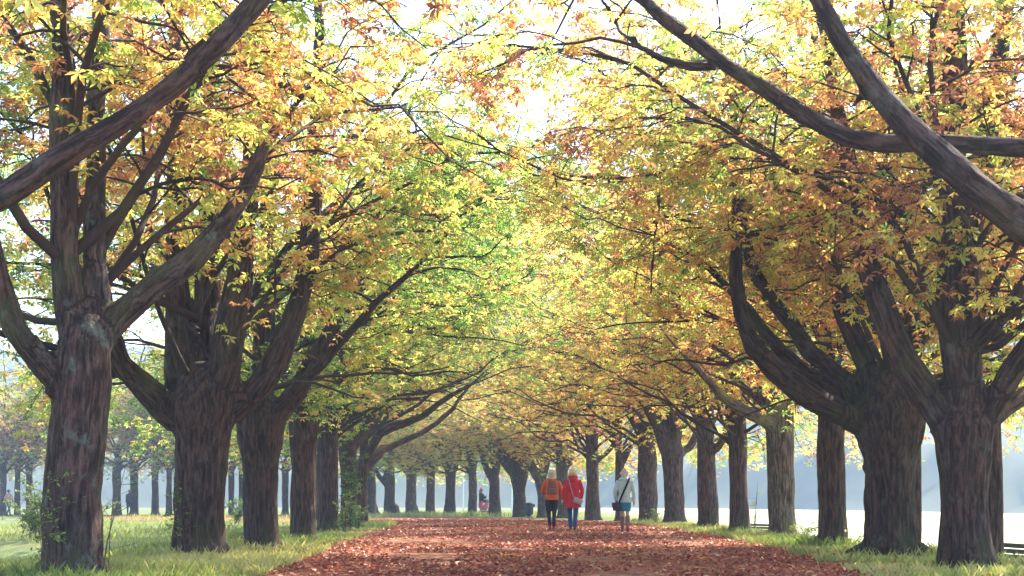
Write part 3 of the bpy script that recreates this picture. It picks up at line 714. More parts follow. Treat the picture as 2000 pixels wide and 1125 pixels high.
# meadow side
tree(5.1, 12, [(2275, 1172, 190), (2275, 900, 175), (2270, 720, 190), (2265, 640, 200)],
     [lb([(2260, 700, 150), (2190, 570, 128), (2110, 500, 118), (2040, 455, 108), (1960, 398, 96), (1850, 320, 86), (1765, 242, 76), (1692, 150, 66), (1640, 75, 58), (1600, 0, 50), (1575, -80, 44)], .8, 3, 0, .86),
      lb([(2250, 500, 60), (2150, 330, 52), (2060, 296, 47), (2000, 290, 45), (1900, 295, 45), (1800, 286, 45), (1700, 276, 46), (1622, 255, 48), (1540, 202, 44), (1460, 150, 40), (1390, 112, 37), (1320, 58, 33), (1250, -5, 29), (1200, -60, 24)], 3.2, 2, .8),
      lb([(1400, 130, 24), (1340, 128, 24), (1290, 115, 21), (1225, 78, 16), (1198, 52, 12)], 3.0, 1.2, 2.8),
      lb([(2260, 680, 130), (2260, 480, 110), (2255, 200, 90), (2250, -100, 70)], 0, 2), lb([(2290, 680, 120), (2380, 500, 100), (2460, 250, 80)], -1, 2)],
     'chestnut tree whose massive bough sweeps down over the slatted bench', GR, .60, extra=3, singles=150, seed=21, crown=False)
tree(5.13, 17.3, [(1888, 1116, 122), (1886, 1040, 108), (1884, 960, 103), (1883, 890, 110), (1885, 840, 124)],
     [lb([(1872, 880, 84), (1820, 780, 80), (1765, 695, 70), (1720, 600, 62), (1694, 490, 54), (1672, 385, 46), (1652, 300, 42), (1632, 200, 34), (1612, 80, 28)], .9, 2.5),
      lb([(1882, 880, 90), (1874, 740, 92), (1868, 620, 82), (1862, 490, 76), (1860, 380, 66), (1862, 250, 58), (1866, 100, 52), (1870, -60, 44)], .2, 3),
      lb([(1880, 500, 56), (1905, 400, 52), (1925, 300, 50), (1940, 180, 46), (1960, 40, 38), (1970, -60, 32)], .9, 3, .4),
      lb([(1900, 870, 70), (1936, 796, 60), (1975, 730, 58), (2010, 680, 55), (2070, 580, 46), (2110, 450, 38)], -.6, 3),
      lb([(1888, 870, 46), (1915, 838, 42), (1950, 808, 38), (2000, 773, 36), (2080, 720, 30)], 1.0, 2.5),
      lb([(1872, 700, 44), (1900, 670, 42), (1947, 628, 40), (1970, 600, 38), (2020, 530, 30)], -.7, 2.5, .0),
      lb([(1830, 500, 18), (1890, 505, 18), (1930, 490, 16), (1990, 455, 12)], -.6, 1.5)],
     'twin-fluted chestnut trunk with steep limbs, standing beside the slatted bench', GR, .58, extra=2, singles=280, seed=22)
tree(5.18, 21, [(1742, 1094, 124), (1741, 1040, 108), (1738, 970, 104), (1736, 900, 112), (1735, 850, 134), (1732, 815, 150)],
     [lb([(1715, 850, 88), (1650, 810, 86), (1585, 772, 80), (1515, 727, 72), (1465, 672, 58), (1444, 600, 50), (1436, 510, 40), (1437, 400, 33), (1440, 300, 29), (1428, 190, 22), (1405, 80, 16)], -1.2, 2, 0, .74),
      lb([(1725, 820, 70), (1660, 745, 56), (1590, 690, 52), (1530, 612, 46), (1480, 540, 40), (1455, 470, 34), (1446, 390, 28), (1446, 250, 22)], .9, 2.5, 0, .8),
      lb([(1715, 830, 54), (1665, 785, 44), (1620, 754, 40), (1555, 712, 36), (1499, 656, 31), (1461, 605, 26), (1420, 560, 20), (1370, 510, 14)], 1.8, 1.2),
      lb([(1725, 830, 70), (1705, 745, 56), (1668, 662, 48), (1640, 600, 44), (1632, 500, 38), (1630, 350, 32), (1628, 180, 26)], .3, 3),
      lb([(1748, 830, 80), (1765, 715, 60), (1795, 650, 54), (1820, 590, 50), (1835, 480, 42), (1838, 340, 36), (1836, 150, 28)], 1.2, 3),
      lb([(1442, 262, 18), (1380, 290, 16), (1330, 316, 15), (1290, 336, 14), (1220, 356, 13), (1150, 364, 11), (1090, 346, 9), (1020, 315, 6)], -2.2, .8, -1.2),
      lb([(1290, 340, 9), (1285, 420, 8), (1275, 500, 7), (1270, 580, 5)], -2.0, 0, -1.9)],
     'chestnut with flared foot and a long mossy bough bending up over the path', GR, .52, BARK_MOSS, extra=1, singles=280, roots=1.45, seed=23)
tree(6.55, 20.9, [(1942, 1112, 42), (1942, 1000, 36), (1940, 850, 34), (1940, 760, 34)], [], 'slender chestnut trunk tucked tight behind the twin-fluted one', GR, .50, extra=4, skirt=2, singles=60, seed=24)
tree(6.45, 24.8, [(1782, 1085, 44), (1782, 1000, 36), (1784, 880, 33), (1786, 780, 34)], [], 'slender chestnut trunk tucked behind the flared foot', GR, .52, extra=4, skirt=1, singles=60, seed=25)
tree(5.52, 26.5, [(1625, 1070, 66), (1625, 1000, 60), (1624, 900, 58), (1622, 800, 58), (1622, 760, 60)],
     [lb([(1622, 790, 56), (1624, 650, 50), (1622, 500, 44), (1618, 340, 36), (1615, 180, 30)], 0, 3), lb([(1615, 790, 34), (1580, 700, 30), (1545, 600, 26), (1520, 470, 20)], 2.0, 2.5),
      lb([(1630, 780, 34), (1680, 690, 30), (1705, 560, 25), (1715, 420, 20)], 1.5, 3)],
     'chestnut with plain upright trunk half behind the long mossy bough', GR, .50, extra=3, singles=160, seed=26)
tree(6.05, 34.6, [(1527, 1050, 64), (1526, 980, 57), (1524, 900, 55), (1522, 810, 56), (1522, 770, 60)],
     [lb([(1520, 840, 34), (1489, 818, 30), (1433, 791, 26), (1401, 763, 22), (1359, 717, 17), (1330, 690, 12), (1290, 640, 8)], -2, 1),
      lb([(1515, 800, 26), (1480, 777, 22), (1443, 749, 20), (1401, 698, 16), (1382, 661, 13), (1365, 600, 9)], 1.5, 1.5),
      lb([(1520, 800, 44), (1500, 700, 38), (1492, 580, 32), (1490, 430, 26)], 0, 3), lb([(1528, 790, 40), (1545, 680, 34), (1552, 540, 28), (1555, 400, 22)], .8, 3)],
     'chestnut with yellow green patched trunk, beside the smaller bench', GR, .50, BARK_YEL, extra=3, singles=100, seed=27)
tree(5.75, 38.8, [(1446, 1043, 46), (1444, 970, 41), (1441, 880, 40), (1436, 780, 39), (1434, 720, 40)],
     [lb([(1434, 750, 38), (1430, 620, 34), (1428, 480, 28), (1425, 350, 22)], 0, 3), lb([(1430, 760, 24), (1395, 660, 20), (1360, 560, 15)], -1.5, 2)],
     'chestnut with tall straight purple brown trunk, on the other side of the smaller bench', GR, .52, extra=3, seed=28)
tree(5.75, 45, [(1384, 1035, 46), (1382, 970, 41), (1379, 900, 40), (1376, 840, 40), (1374, 790, 42)],
     [lb([(1390, 890, 22), (1408, 868, 20), (1420, 840, 18), (1430, 770, 14)], -1, 2), lb([(1374, 820, 38), (1366, 700, 32), (1362, 560, 26)], 0, 3), lb([(1370, 830, 26), (1335, 740, 22), (1300, 650, 16)], 1, 2)],
     'chestnut with a small crooked side limb low on its meadow side', GR, .54, extra=3, seed=29)
tree(5.83, 55, [(1319, 1027, 48), (1317, 970, 42), (1315, 910, 42), (1314, 880, 50)],
     [lb([(1312, 905, 34), (1292, 850, 34), (1272, 800, 30), (1255, 740, 24), (1240, 660, 18)], 0, 2.5), lb([(1316, 890, 44), (1322, 800, 42), (1322, 700, 36), (1320, 590, 28)], 0, 3), lb([(1322, 900, 22), (1350, 870, 18), (1375, 820, 14)], 1, 2)],
     'chestnut with dark trunk opening into a wide V', GR, .55, extra=3, seed=30)
tree(5.43, 61, [(1267, 1022, 42), (1266, 970, 37), (1264, 905, 42), (1263, 880, 36), (1258, 800, 34)],
     [lb([(1258, 820, 32), (1250, 720, 28), (1246, 600, 22)], 0, 3)], 'chestnut with a swollen burr around the middle of its trunk', GR, .52, extra=4, seed=31)
tree(4.76, 68, [(1211, 1018, 22), (1210, 950, 19), (1210, 900, 20)],
     [lb([(1210, 920, 18), (1208, 850, 17), (1208, 780, 14)], 0, 3), lb([(1211, 915, 15), (1230, 880, 14), (1245, 835, 12), (1252, 790, 9)], 0, 2)],
     'slim chestnut forking low, in line with the person in pale blue', GR, .5, extra=3, seed=32)
tree(3.8, 72.6, [(1157, 1016, 34), (1157, 950, 28), (1156, 880, 27), (1155, 830, 27)],
     [lb([(1156, 850, 26), (1152, 770, 24), (1150, 680, 18)], 0, 3), lb([(1165, 900, 14), (1190, 880, 12), (1205, 850, 10)], 0, 1.5)],
     'straight chestnut trunk just beyond the red coat, no low limbs on the path side', GR, .55, extra=4, seed=33)

# where the path bends
far_specs = [
    (2.77, 83, [(1100, 1013, 28), (1100, 960, 25), (1098, 910, 26)], [lb([(1098, 925, 24), (1092, 860, 22), (1090, 780, 16)], 0, 3), lb([(1102, 925, 18), (1120, 870, 16), (1125, 800, 12)], 0, 3)], .58, 'chestnut standing between the orange and the red coat'),
    (1.74, 87, [(1060, 1012, 26), (1060, 970, 22), (1056, 945, 26)], [lb([(1058, 955, 22), (1040, 915, 20), (1026, 870, 18), (1016, 820, 14)], -1, 3), lb([(1060, 950, 24), (1066, 890, 24), (1066, 820, 18)], 0, 3)], .55, 'chestnut with a pale limb leaning over the litter bin'),
    (.45, 90, [(1015, 1010, 30), (1014, 965, 27), (1013, 930, 40), (1012, 905, 52)], [lb([(1005, 930, 34), (985, 890, 32), (968, 850, 28), (960, 800, 18)], 0, 3), lb([(1012, 920, 36), (1008, 860, 34), (1006, 790, 22)], 0, 3), lb([(1020, 930, 26), (1035, 890, 22), (1040, 830, 16)], 0, 3)], .5, 'chestnut with heavy low spreading head beside the litter bin'),
    (-1.1, 93, [(967, 1008, 28), (966, 960, 23), (965, 935, 26)], [lb([(964, 945, 18), (948, 910, 16), (938, 870, 13)], 0, 3), lb([(967, 940, 22), (972, 890, 20), (972, 820, 14)], 0, 3)], .46, 'chestnut beside the person with the pushchair, forked low'),
    (-2.55, 96, [(923, 1008, 22), (923, 950, 18), (923, 880, 18)], [lb([(923, 890, 18), (922, 820, 15)], 0, 3)], .45, 'straight slim chestnut beside the person with the pushchair'),
    (-4.1, 99, [(879, 1007, 26), (880, 960, 21), (880, 920, 22)], [lb([(876, 930, 12), (865, 900, 10), (855, 860, 8)], 0, 2), lb([(880, 930, 16), (875, 880, 14), (872, 820, 10)], 0, 3), lb([(884, 930, 12), (896, 895, 11), (904, 850, 8)], 0, 3)], .42, 'chestnut with yellowish trunk opening like a goblet at the bend'),
    (-5.4, 102, [(840, 1007, 22), (841, 955, 18), (842, 920, 19)], [lb([(838, 930, 12), (822, 905, 10), (812, 880, 8)], 0, 2), lb([(842, 925, 16), (846, 870, 14)], 0, 3)], .42, 'grey chestnut with one limb bent toward its neighbour at the bend'),
    (-6.75, 104.5, [(803, 1007, 26), (803, 950, 22), (804, 905, 23)], [lb([(798, 930, 12), (784, 910, 10), (776, 885, 8)], 0, 2), lb([(804, 915, 20), (806, 850, 16)], 0, 3)], .38, 'stout chestnut at the bend with a small limb to either side'),
    (-8.25, 107, [(761, 1007, 28), (761, 960, 23), (760, 930, 25)], [lb([(752, 950, 14), (740, 930, 12), (728, 905, 10)], 0, 2), lb([(762, 940, 20), (764, 870, 16)], 0, 3)], .30, 'dark chestnut forking low under green leaves at the bend'),
    (-9.85, 109, [(725, 1006, 24), (725, 950, 20), (724, 900, 20)], [lb([(724, 910, 18), (722, 840, 14)], 0, 3)], .32, 'dark chestnut half hidden behind the verge where the path bends away'),
]
for k, (X, d, tr, lm, ti, lab) in enumerate(far_specs):
    tree(X, d, tr, lm, lab, GF, ti - .05, heading=math.pi + [.3, .6, .9, 1.1, 1.2, 1.2, 1.2, 1.2, 1.2, 1.2][k], seed=50 + k, mat=[BARK, BARK_GREY, BARK_MOSS][k % 3])

# far avenue beyond the pond
for k, (px, w_) in enumerate([(6, 17), (34, 14), (57, 15), (228, 20), (262, 19), (303, 17), (330, 14), (452, 15), (472, 16), (557, 17)]):
    d = 104 + (k % 3) * 2.5; X = (px - 1000) / F * d
    tree(X, d, [(px, 1007, w_), (px, 960, w_ * .85), (px, 905, w_ * .9)], [], 'dark chestnut in the hazy avenue on the far side of the pond', GB, [.6, .5, .55, .35, .45, .55, .5, .55, .42, .38][k], extra=6, skirt=3, seed=80 + k, dens=.8)
print('TREES', len(TREES), 'leaves', sum(t[2] for t in TREES), 'woodverts', sum(t[3] for t in TREES))
# ------------------------------------------------------------------ grass, fallen leaves, shrubs
GRASS = leaf_mat('grass_blade', [(0, (0.09, 0.16, 0.03)), (0.4, (0.25, 0.31, 0.06)), (0.75, (0.44, 0.43, 0.12)), (1, (0.56, 0.48, 0.20))], 0.6, 0.05)
LITTER = leaf_mat('fallen_leaf', [(0, (0.10, 0.026, 0.02)), (0.3, (0.24, 0.06, 0.038)), (0.6, (0.40, 0.112, 0.066)), (0.88, (0.50, 0.20, 0.125)), (1, (0.58, 0.38, 0.16))], 0.8, 0.05)
def edge_x(E, d): return np.interp(d, E[:, 1], E[:, 0])
def blades(n, xf, dlo, dhi, hmul, rg, clump=.45):
    d = dlo * (dhi / dlo) ** rg.random(n); x = xf(d, rg.random(n))
    k = vnoise(np.c_[x * 1.3, d * 1.3, np.full(n, 2.)]) > clump * rg.uniform(.5, 1.3, n)
    k &= (((x + 16.6) / 8.6) ** 2 + ((d - 30) / 13.5) ** 2) > np.where(d < 34, 1.7, 1.15)
    x, d = x[k], d[k]; n = len(x)
    z = ground_z(x, d); hh = rg.uniform(.06, .2, n) * hmul * (.6 + .9 * vnoise(np.c_[x * .8, d * .8, np.zeros(n)])); a = rg.uniform(0, 2 * np.pi, n)
    wd = rg.uniform(.0022, .005, n) * np.clip(d / 16, 1, 3); c, s_ = np.cos(a), np.sin(a)
    le = rg.uniform(.1, .8, n) * hh; b = rg.uniform(0, 2 * np.pi, n)
    p0 = np.c_[x - c * wd, d - s_ * wd, z - .01]; p1 = np.c_[x + c * wd, d + s_ * wd, z - .01]
    p2 = np.c_[x + le * .35 * np.cos(b) + c * wd * .7, d + le * .35 * np.sin(b) + s_ * wd * .7, z + hh * .6]; p3 = np.c_[x + le * np.cos(b), d + le * np.sin(b), z + hh]
    v = np.stack([p0, p1, p2, p3], 1).reshape(-1, 3); i = np.arange(n)[:, None] * 4
    f = np.concatenate([i + [0, 1, 2], i + [0, 2, 3]])
    t = np.clip(.42 + (vnoise(np.c_[x * .5, d * .5, np.ones(n)]) - .5) * .7 + rg.normal(0, .16, n), 0, 1)
    return v, f, np.repeat(t, 4), np.tile([0, 0, .5, .8], n)
rg = np.random.default_rng(77)
parts = [blades(70000, lambda d, u: edge_x(LE, d) + .25 - u ** 1.1 * 4.2, 13, 62, .75, rg), blades(46000, lambda d, u: edge_x(RE, d) - .2 + u * 3.2, 13.5, 60, .75, rg),
         blades(26000, lambda d, u: -7 - u * 16, 34, 95, 1.2, rg), blades(5000, lambda d, u: -9 + u * 14, 90, 100, 1.6, rg)]
for (X, d, nl, _) in TREES[:21]:          # tufts round the feet of the trees
    n = 420; a = rg.uniform(0, 2 * np.pi, n)
    parts.append(blades(n, lambda dd, u: X + rg.normal(0, .42, n), max(d - .75, 5), d + .3, 1.1, rg, .1))
off = 0; vv, ff, tt_, ee = [], [], [], []
for v, f, t, e in parts: vv.append(v); ff.append(f + off); tt_.append(t); ee.append(e); off += len(v)
go = obj('grass', make_mesh('grass', np.concatenate(vv), np.concatenate(ff), {'tint': np.concatenate(tt_), 'edge': np.concatenate(ee)}, smooth=False), GRASS)
tag(go, 'short green and straw coloured grass on the verges under the trees', 'grass', kind='stuff')

# fallen leaves: curled leaflets and whole leaves lying on the path and thinly on the verges
def curled(seed):
    rg = np.random.default_rng(seed); V = []; n = 3; cur = rg.uniform(.1, .5)
    for k in range(n):
        u = k / (n - 1); wd = [.06, .27, .03][k]; zz = cur * (u - .5) ** 2 * 1.2
        V += [(u - .5, -wd, zz + wd * rg.uniform(.1, .7)), (u - .5, wd, zz + wd * rg.uniform(.1, .7))]
    Fc = []
    for k in range(n - 1): a = 2 * k; Fc += [(a, a + 2, a + 1), (a + 1, a + 2, a + 3)]
    return np.array(V), np.array(Fc), np.array([0, 0, .4, .4, 1, 1.])
CUR = [curled(s) for s in range(4)]
n = 74000
d = 12.5 * (75 / 12.5) ** (rg.random(n) ** 1.05); u = rg.random(n); xl, xr = edge_x(LE, d), edge_x(RE, d); x = xl - .15 + (xr - xl + .3) * u
keep = vnoise(np.c_[x * .9, d * .45, np.full(n, 5.)]) > .33 * rg.uniform(.3, 1.3, n); x, d = x[keep], d[keep]
n = 10000; d2 = 13 * (55 / 13) ** rg.random(n); sd = rg.random(n) < .5
x2 = np.where(sd, edge_x(LE, d2) - np.abs(rg.normal(0, 1.4, n)), edge_x(RE, d2) + np.abs(rg.normal(0, 1.2, n)))
x = np.r_[x, x2]; d = np.r_[d, d2]; n = len(x)
pos = np.c_[x, d, ground_z(x, d) + .022 + rg.uniform(0, .035, n)]
rot = frames(np.array([0, 0, 1.]) + rg.normal(0, .38, (n, 3)), np.c_[rg.normal(0, 1, (n, 2)), np.zeros(n)])
size = rg.uniform(.04, .095, n) * np.clip(d / 35, .9, 1.2); ti = np.clip(np.where(rg.random(n) < .05, .97, rg.beta(2, 2.6, n) + (vnoise(pos * .5) - .5) * .5), 0, 1)
kind = rg.integers(0, 4, n); vv, ff, at, ae = [], [], [], []; off = 0
for kk in range(4):
    sel = kind == kk
    a_, b_, c_, e_ = scatter(CUR[kk], pos[sel], rot[sel], size[sel], ti[sel]); vv.append(a_); ff.append(b_ + off); at.append(c_); ae.append(e_); off += len(a_)
fl = obj('fallen_leaves', make_mesh('fallen_leaves', np.concatenate(vv), np.concatenate(ff), {'tint': np.concatenate(at), 'edge': np.concatenate(ae)}, smooth=False), LITTER)
tag(fl, 'russet fallen chestnut leaves lying thick over the path', 'leaves', kind='stuff')

OV = (np.array([(0, 0, 0), (.5, .3, .05), (1, 0, -.08), (.5, -.3, .05)]), np.array([(0, 2, 1), (0, 3, 2)]), np.array([0, .4, .8, .4]))
STEM = simple('stem', (0.10, 0.075, 0.055), 0.8)
def shrub(X, d, h, wdt, nst, leaves, lsz, tint, label, seed, stem_r=.012, base_leaf=.15, z0=None, lean=0.0, mat=None, name='shrub'):
    rg = np.random.default_rng(seed)
    bz = float(ground_z(np.array([X]), np.array([d]))[0]) if z0 is None else z0
    root = thing(name, (X, d, bz), label, 'shrub')
    S = 7; u = np.linspace(0, 1, S); a = rg.uniform(0, 2 * np.pi, nst)
    ends = np.c_[np.cos(a) * wdt * rg.uniform(.2, 1, nst) + lean, np.sin(a) * wdt * rg.uniform(.2, .8, nst), h * rg.uniform(.65, 1, nst)]
    st = rg.normal(0, wdt * .12, (nst, 3)) * [1, 1, 0]
    Bp = st[:, None] * (1 - u)[None, :, None] + ends[:, None] * (u[None, :, None] ** [1.5, 1.5, .9]) + np.cumsum(rg.normal(0, .02, (nst, S, 3)), 1) * h * .6 * u[None, :, None]
    ns = nst * 7; k = rg.integers(0, nst, ns); uu = rg.uniform(base_leaf, 1, ns); i0 = np.clip((uu * (S - 1)).astype(int), 0, S - 2)
    p = Bp[k, i0] + (Bp[k, i0 + 1] - Bp[k, i0]) * (uu * (S - 1) - i0)[:, None]
    dd = rg.normal(0, 1, (ns, 3)) * [1, 1, .45] + [0, 0, .15]; dd /= np.linalg.norm(dd, axis=1, keepdims=True)
    tw = p[:, None] + dd[:, None] * (rg.uniform(.12, .38, ns) * min(1, h / 1.6))[:, None, None] * np.linspace(0, 1, 4)[None, :, None]
    va, fa = tubes(Bp, np.broadcast_to(stem_r * (1 - .75 * u), (nst, S)), 5); vb, fb = tubes(tw, np.full((ns, 4), .003), 3)
    so = obj('stems', make_mesh('stems', np.r_[va, vb], np.r_[fa, fb + len(va)]), STEM, root); so['kind'] = 'stuff'
    k = rg.integers(0, ns, leaves); uu = rg.uniform(.15, 1, leaves)
    pos = tw[k, 0] + (tw[k, 3] - tw[k, 0]) * uu[:, None] + rg.normal(0, .02, (leaves, 3)); pos[:, 2] = np.maximum(pos[:, 2], .03)
    rot = frames(np.array([0, 0, 1.]) + rg.normal(0, .55, (leaves, 3)), rg.normal(0, 1, (leaves, 3)) * [1, 1, .4])
    a_, b_, c_, e_ = scatter(OV, pos, rot, rg.uniform(.6, 1.25, leaves) * lsz, np.clip(tint + rg.normal(0, .18, leaves), 0, 1))
    fo = obj('foliage', make_mesh('foliage', a_, b_, {'tint': c_, 'edge': e_}, smooth=False), mat or GREENLEAF, root); fo['kind'] = 'stuff'
    return root
shrub(-3.95, 36.3, 1.05, .32, 7, 420, .075, .75, 'pale leafy sapling sprouting beside the fourth straight trunk on the verge', 1)
shrub(-4.55, 43.0, 2.4, .38, 9, 1500, .085, .35, 'tall green shrub climbing the trunk it stands against', 2)
shrub(-4.25, 42.2, .8, .4, 8, 500, .07, .5, 'low leafy undergrowth at the foot of the climbing shrub', 3)
shrub(-3.92, 14.8, 1.25, .16, 2, 26, .06, .5, 'thin nearly bare sapling stem beside the lichen streaked trunk', 4, .008, .1, lean=.12)
shrub(-4.38, 14.45, 1.25, .3, 6, 190, .05, .55, 'wispy green shoots springing from the lichen streaked trunk', 5, .006, .3)
shrub(-4.3, 20.0, 1.0, .22, 4, 110, .055, .5, 'thin leafy shoots against the broad fluted trunk', 6, .006, .4)
shrub(-14.6, 47, 1.9, 1.5, 24, 3000, .085, .7, 'rounded blue green willow bush at the edge of the pond', 7)
shrub(-13.2, 45.5, 1.2, .9, 16, 1500, .075, .8, 'smaller pale bush leaning over the pond margin', 8)
shrub(-15.8, 44.8, .9, .9, 14, 1000, .07, .6, 'low dark bush in front of the willow on the pond bank', 9)
shrub(-16.5, 60, 1.3, 1.2, 16, 1500, .08, .55, 'hazy green bush on the rough bank before the far avenue', 15)
shrub(-19.5, 66, 1.6, 1.6, 18, 1800, .09, .7, 'wide pale bush on the rough bank before the far avenue', 16)
shrub(-12.8, 72, 1.5, 1.0, 14, 1200, .09, .3, 'dark green bush showing between the mossy trunk and the one with the knot hole', 17)
shrub(6.3, 39.8, 1.35, .22, 3, 120, .055, .8, 'spindly sapling with sparse pale leaves by the smaller bench', 10, .009)
shrub(6.4, 33.9, .45, .55, 12, 420, .06, .95, 'low bramble with pale shining leaves at the foot of the yellow green patched trunk', 11, .005)
shrub(6.05, 26.0, .4, .5, 12, 320, .06, .7, 'bramble tangle by the plain upright trunk', 12, .005)
shrub(5.7, 16.9, .22, .4, 10, 160, .06, .4, 'ground ivy leaves at the foot of the twin fluted trunk', 13, .004)
shrub(5.3, 56, .6, .5, 10, 300, .07, .85, 'pale weeds at the foot of the trunk with the wide V', 14, .005)

# ------------------------------------------------------------------ people
SKIN = simple('skin', (0.52, 0.32, 0.24), 0.55, .08, 20)
def cloth(name, c, scale=60): return simple(name, c, 0.85, .16, scale, .3, .15)
def tomesh(soup, voxel, name, it=2):
    v, f = remeshed(soup, voxel, it); return make_mesh(name, v, f)
def hand(s, w, dirv, fwd, side):
    dirv = np.array(dirv, float); dirv /= np.linalg.norm(dirv); fwd = np.array(fwd, float); fwd = fwd - dirv * (fwd @ dirv); fwd /= np.linalg.norm(fwd)
    lat = np.cross(dirv, fwd) * side; w = np.array(w, float)
    s.tube([w, w + dirv * .05, w + dirv * .09], [.024, .036, .032], 8)
    for k, ln in enumerate((.062, .075, .07, .055)):
        o = w + dirv * .08 + fwd * (.03 - .02 * k)
        s.tube([o, o + dirv * ln * .5 + lat * .006, o + dirv * ln + lat * .024], [.011, .0105, .009], 6)
    o = w + dirv * .03 + fwd * .028
    s.tube([o, o + dirv * .03 + fwd * .024, o + dirv * .06 + fwd * .028 + lat * .01], [.013, .0115, .0095], 6)
def head(s, z, yaw=0.0):
    """face looks along +y; z is the crown"""
    s.loft([(0, .025, z - .235, .03, .035), (0, .022, z - .215, .052, .062), (0, .012, z - .165, .068, .085), (0, .005, z - .11, .076, .097), (0, 0, z - .06, .074, .095), (0, -.004, z - .02, .052, .068), (0, -.004, z, .014, .018)], 18)
    s.tube([(0, .095, z - .105), (0, .118, z - .135), (0, .1, z - .148)], [.009, .014, .011], 6)       # nose
    for k in (-1, 1):
        s.ball((k * .031, .088, z - .108), (.013, .01, .009), 8, 6); s.ball((k * .078, -.005, z - .125), (.012, .022, .032), 8, 6)
    s.ball((0, .092, z - .18), (.024, .01, .009), 8, 6)
def limbpts(a): return [tuple(p) for p in a]
class Figure:
    def __init__(f, name, loc, rz, label, legs, arms, h=1.65):
        f.root = thing(name, loc, label, 'person', rz=rz); f.k = h / 1.65; f.legs = legs; f.arms = arms
        f.root.scale = (f.k,) * 3
    def body(f):
        s = Soup(); head(s, 1.65)
        s.tube([(0, -.005, 1.30), (0, 0, 1.40), (0, .008, 1.47)], [.055, .05, .05], 12)
        s.loft([(0, 0, .80, .13, .09), (0, 0, .90, .155, .105), (0, 0, 1.05, .125, .09), (0, 0, 1.22, .15, .10), (0, 0, 1.34, .155, .09), (0, 0, 1.395, .07, .06)], 18)
        for sd, L_ in zip((-1, 1), f.legs):
            s.tube(L_, [.085, .076, .05, .052, .034], 12)
            a = np.array(L_[-1]); s.tube([a + (0, -.045, -.03), a + (0, .03, -.035), a + (0, .16, -.055)], [.032, .034, .024], 8)
        for sd, A in zip((-1, 1), f.arms):
            s.tube(A, [.05, .042, .036, .026], 10)
            d_ = np.array(A[-1]) - np.array(A[-2]); hand(s, A[-1], d_, (0, 1, 0) if abs(d_[1]) < .8 * np.linalg.norm(d_) else (0, 0, 1), -sd)
        return obj('body', tomesh(s, 0.012 if f.root.location.y < 60 else .017, 'body', 1), SKIN, f.root)
    def part(f, name, soup, mat, voxel=.012, it=2):
        voxel = max(voxel, .02) if f.root.location.y > 60 else voxel
        return obj(name, tomesh(soup, voxel, name, it), mat, f.root)
    def sleeves(f, s, r=(.07, .062, .055, .05), upto=3):
        for A in f.arms: s.tube(A[:upto + 1], r[:upto + 1], 12)
    def trousers(f, mat, r=(.105, .092, .066, .058, .048), top=1.0):
        s = Soup(); s.loft([(0, 0, .80, .14, .105), (0, 0, .88, .168, .122), (0, 0, top, .145, .11)], 18)
        for L_ in f.legs: s.tube(L_, r, 12)
        return f.part('trousers', s, mat)
    def boots(f, mat, topfrac=.55, rt=.058, name='boot', r_a=.046):
        for L_ in f.legs:
            L_ = np.array(L_); s = Soup(); a = L_[-1]; kn = L_[2]; tp = a + (L_[3] - a) * min(1, topfrac * 2) if topfrac <= .5 else L_[3] + (kn - L_[3]) * (topfrac - .5) * 2
            pts = [tp] + ([L_[3]] if topfrac > .5 else []) + [a]; s.tube(pts, [rt] * (len(pts) - 1) + [r_a], 12)
            dn = a - L_[3]; dn /= np.linalg.norm(dn); fw = np.cross((1, 0, 0), dn) * -1; fw = fw if fw[1] > 0 else -fw
            s.tube([a - fw * .05 + dn * .03, a + fw * .03 + dn * .036, a + fw * .12 + dn * .05, a + fw * .175 + dn * .056], [.038, .042, .036, .024], 10)
            s.tube([a - fw * .045 + dn * .03, a - fw * .045 + dn * .072], [.026, .022], 8)
            f.part(name, s, mat, .01)
    def hair(f, mat, seed, shape):
        s = Soup(); shape(s); v, fc = remeshed(s, .011, 2); n = vnormals(v, fc)
        v = v + n * ((vnoise(v * [55, 55, 18] + seed) - .5) * .026 + (vnoise(v * 22 + seed) - .5) * .03)[:, None]
        return obj('hair', make_mesh('hair', v, fc), mat, f.root)

GZ = lambda x, y: float(ground_z(np.array([x]), np.array([y]))[0]) + .045
# woman in the orange jacket, hands held in front
p0 = (1.126, 43.3)
fg = Figure('person', (*p0, GZ(*p0)), .03, 'person in orange padded jacket, black trousers and red ankle boots, walking away',
            [[(-.085, 0, .90), (-.09, .03, .68), (-.085, .06, .47), (-.075, -.02, .28), (-.06, -.06, .095)], [(.085, 0, .90), (.085, .02, .68), (.07, .05, .47), (.06, .05, .28), (.055, .06, .085)]],
            [[(-.165, 0, 1.36), (-.235, -.01, 1.22), (-.265, .02, 1.07), (-.16, .22, 1.04)], [(.165, 0, 1.36), (.235, -.01, 1.22), (.265, .02, 1.07), (.16, .22, 1.04)]], 1.64)
fg.body()
s = Soup(); s.loft([(0, 0, .83, .185, .135), (0, 0, .90, .19, .14), (0, 0, 1.0, .178, .135), (0, 0, 1.12, .182, .135), (0, 0, 1.26, .195, .135), (0, 0, 1.36, .175, .115), (0, 0, 1.42, .095, .085), (0, -.01, 1.46, .085, .08)], 22)
fg.sleeves(s, (.07, .066, .06, .05)); s.tube([(-.1, -.06, 1.43), (0, -.12, 1.38), (.1, -.06, 1.43)], [.03, .05, .03], 10)
fg.part('jacket', s, cloth('orange_cloth', (0.62, 0.11, 0.02), 18))
fg.trousers(cloth('black_cloth', (0.022, 0.02, 0.028)), (.105, .094, .064, .056, .05)); fg.boots(cloth('red_leather', (0.32, 0.03, 0.03)), .42, .056)
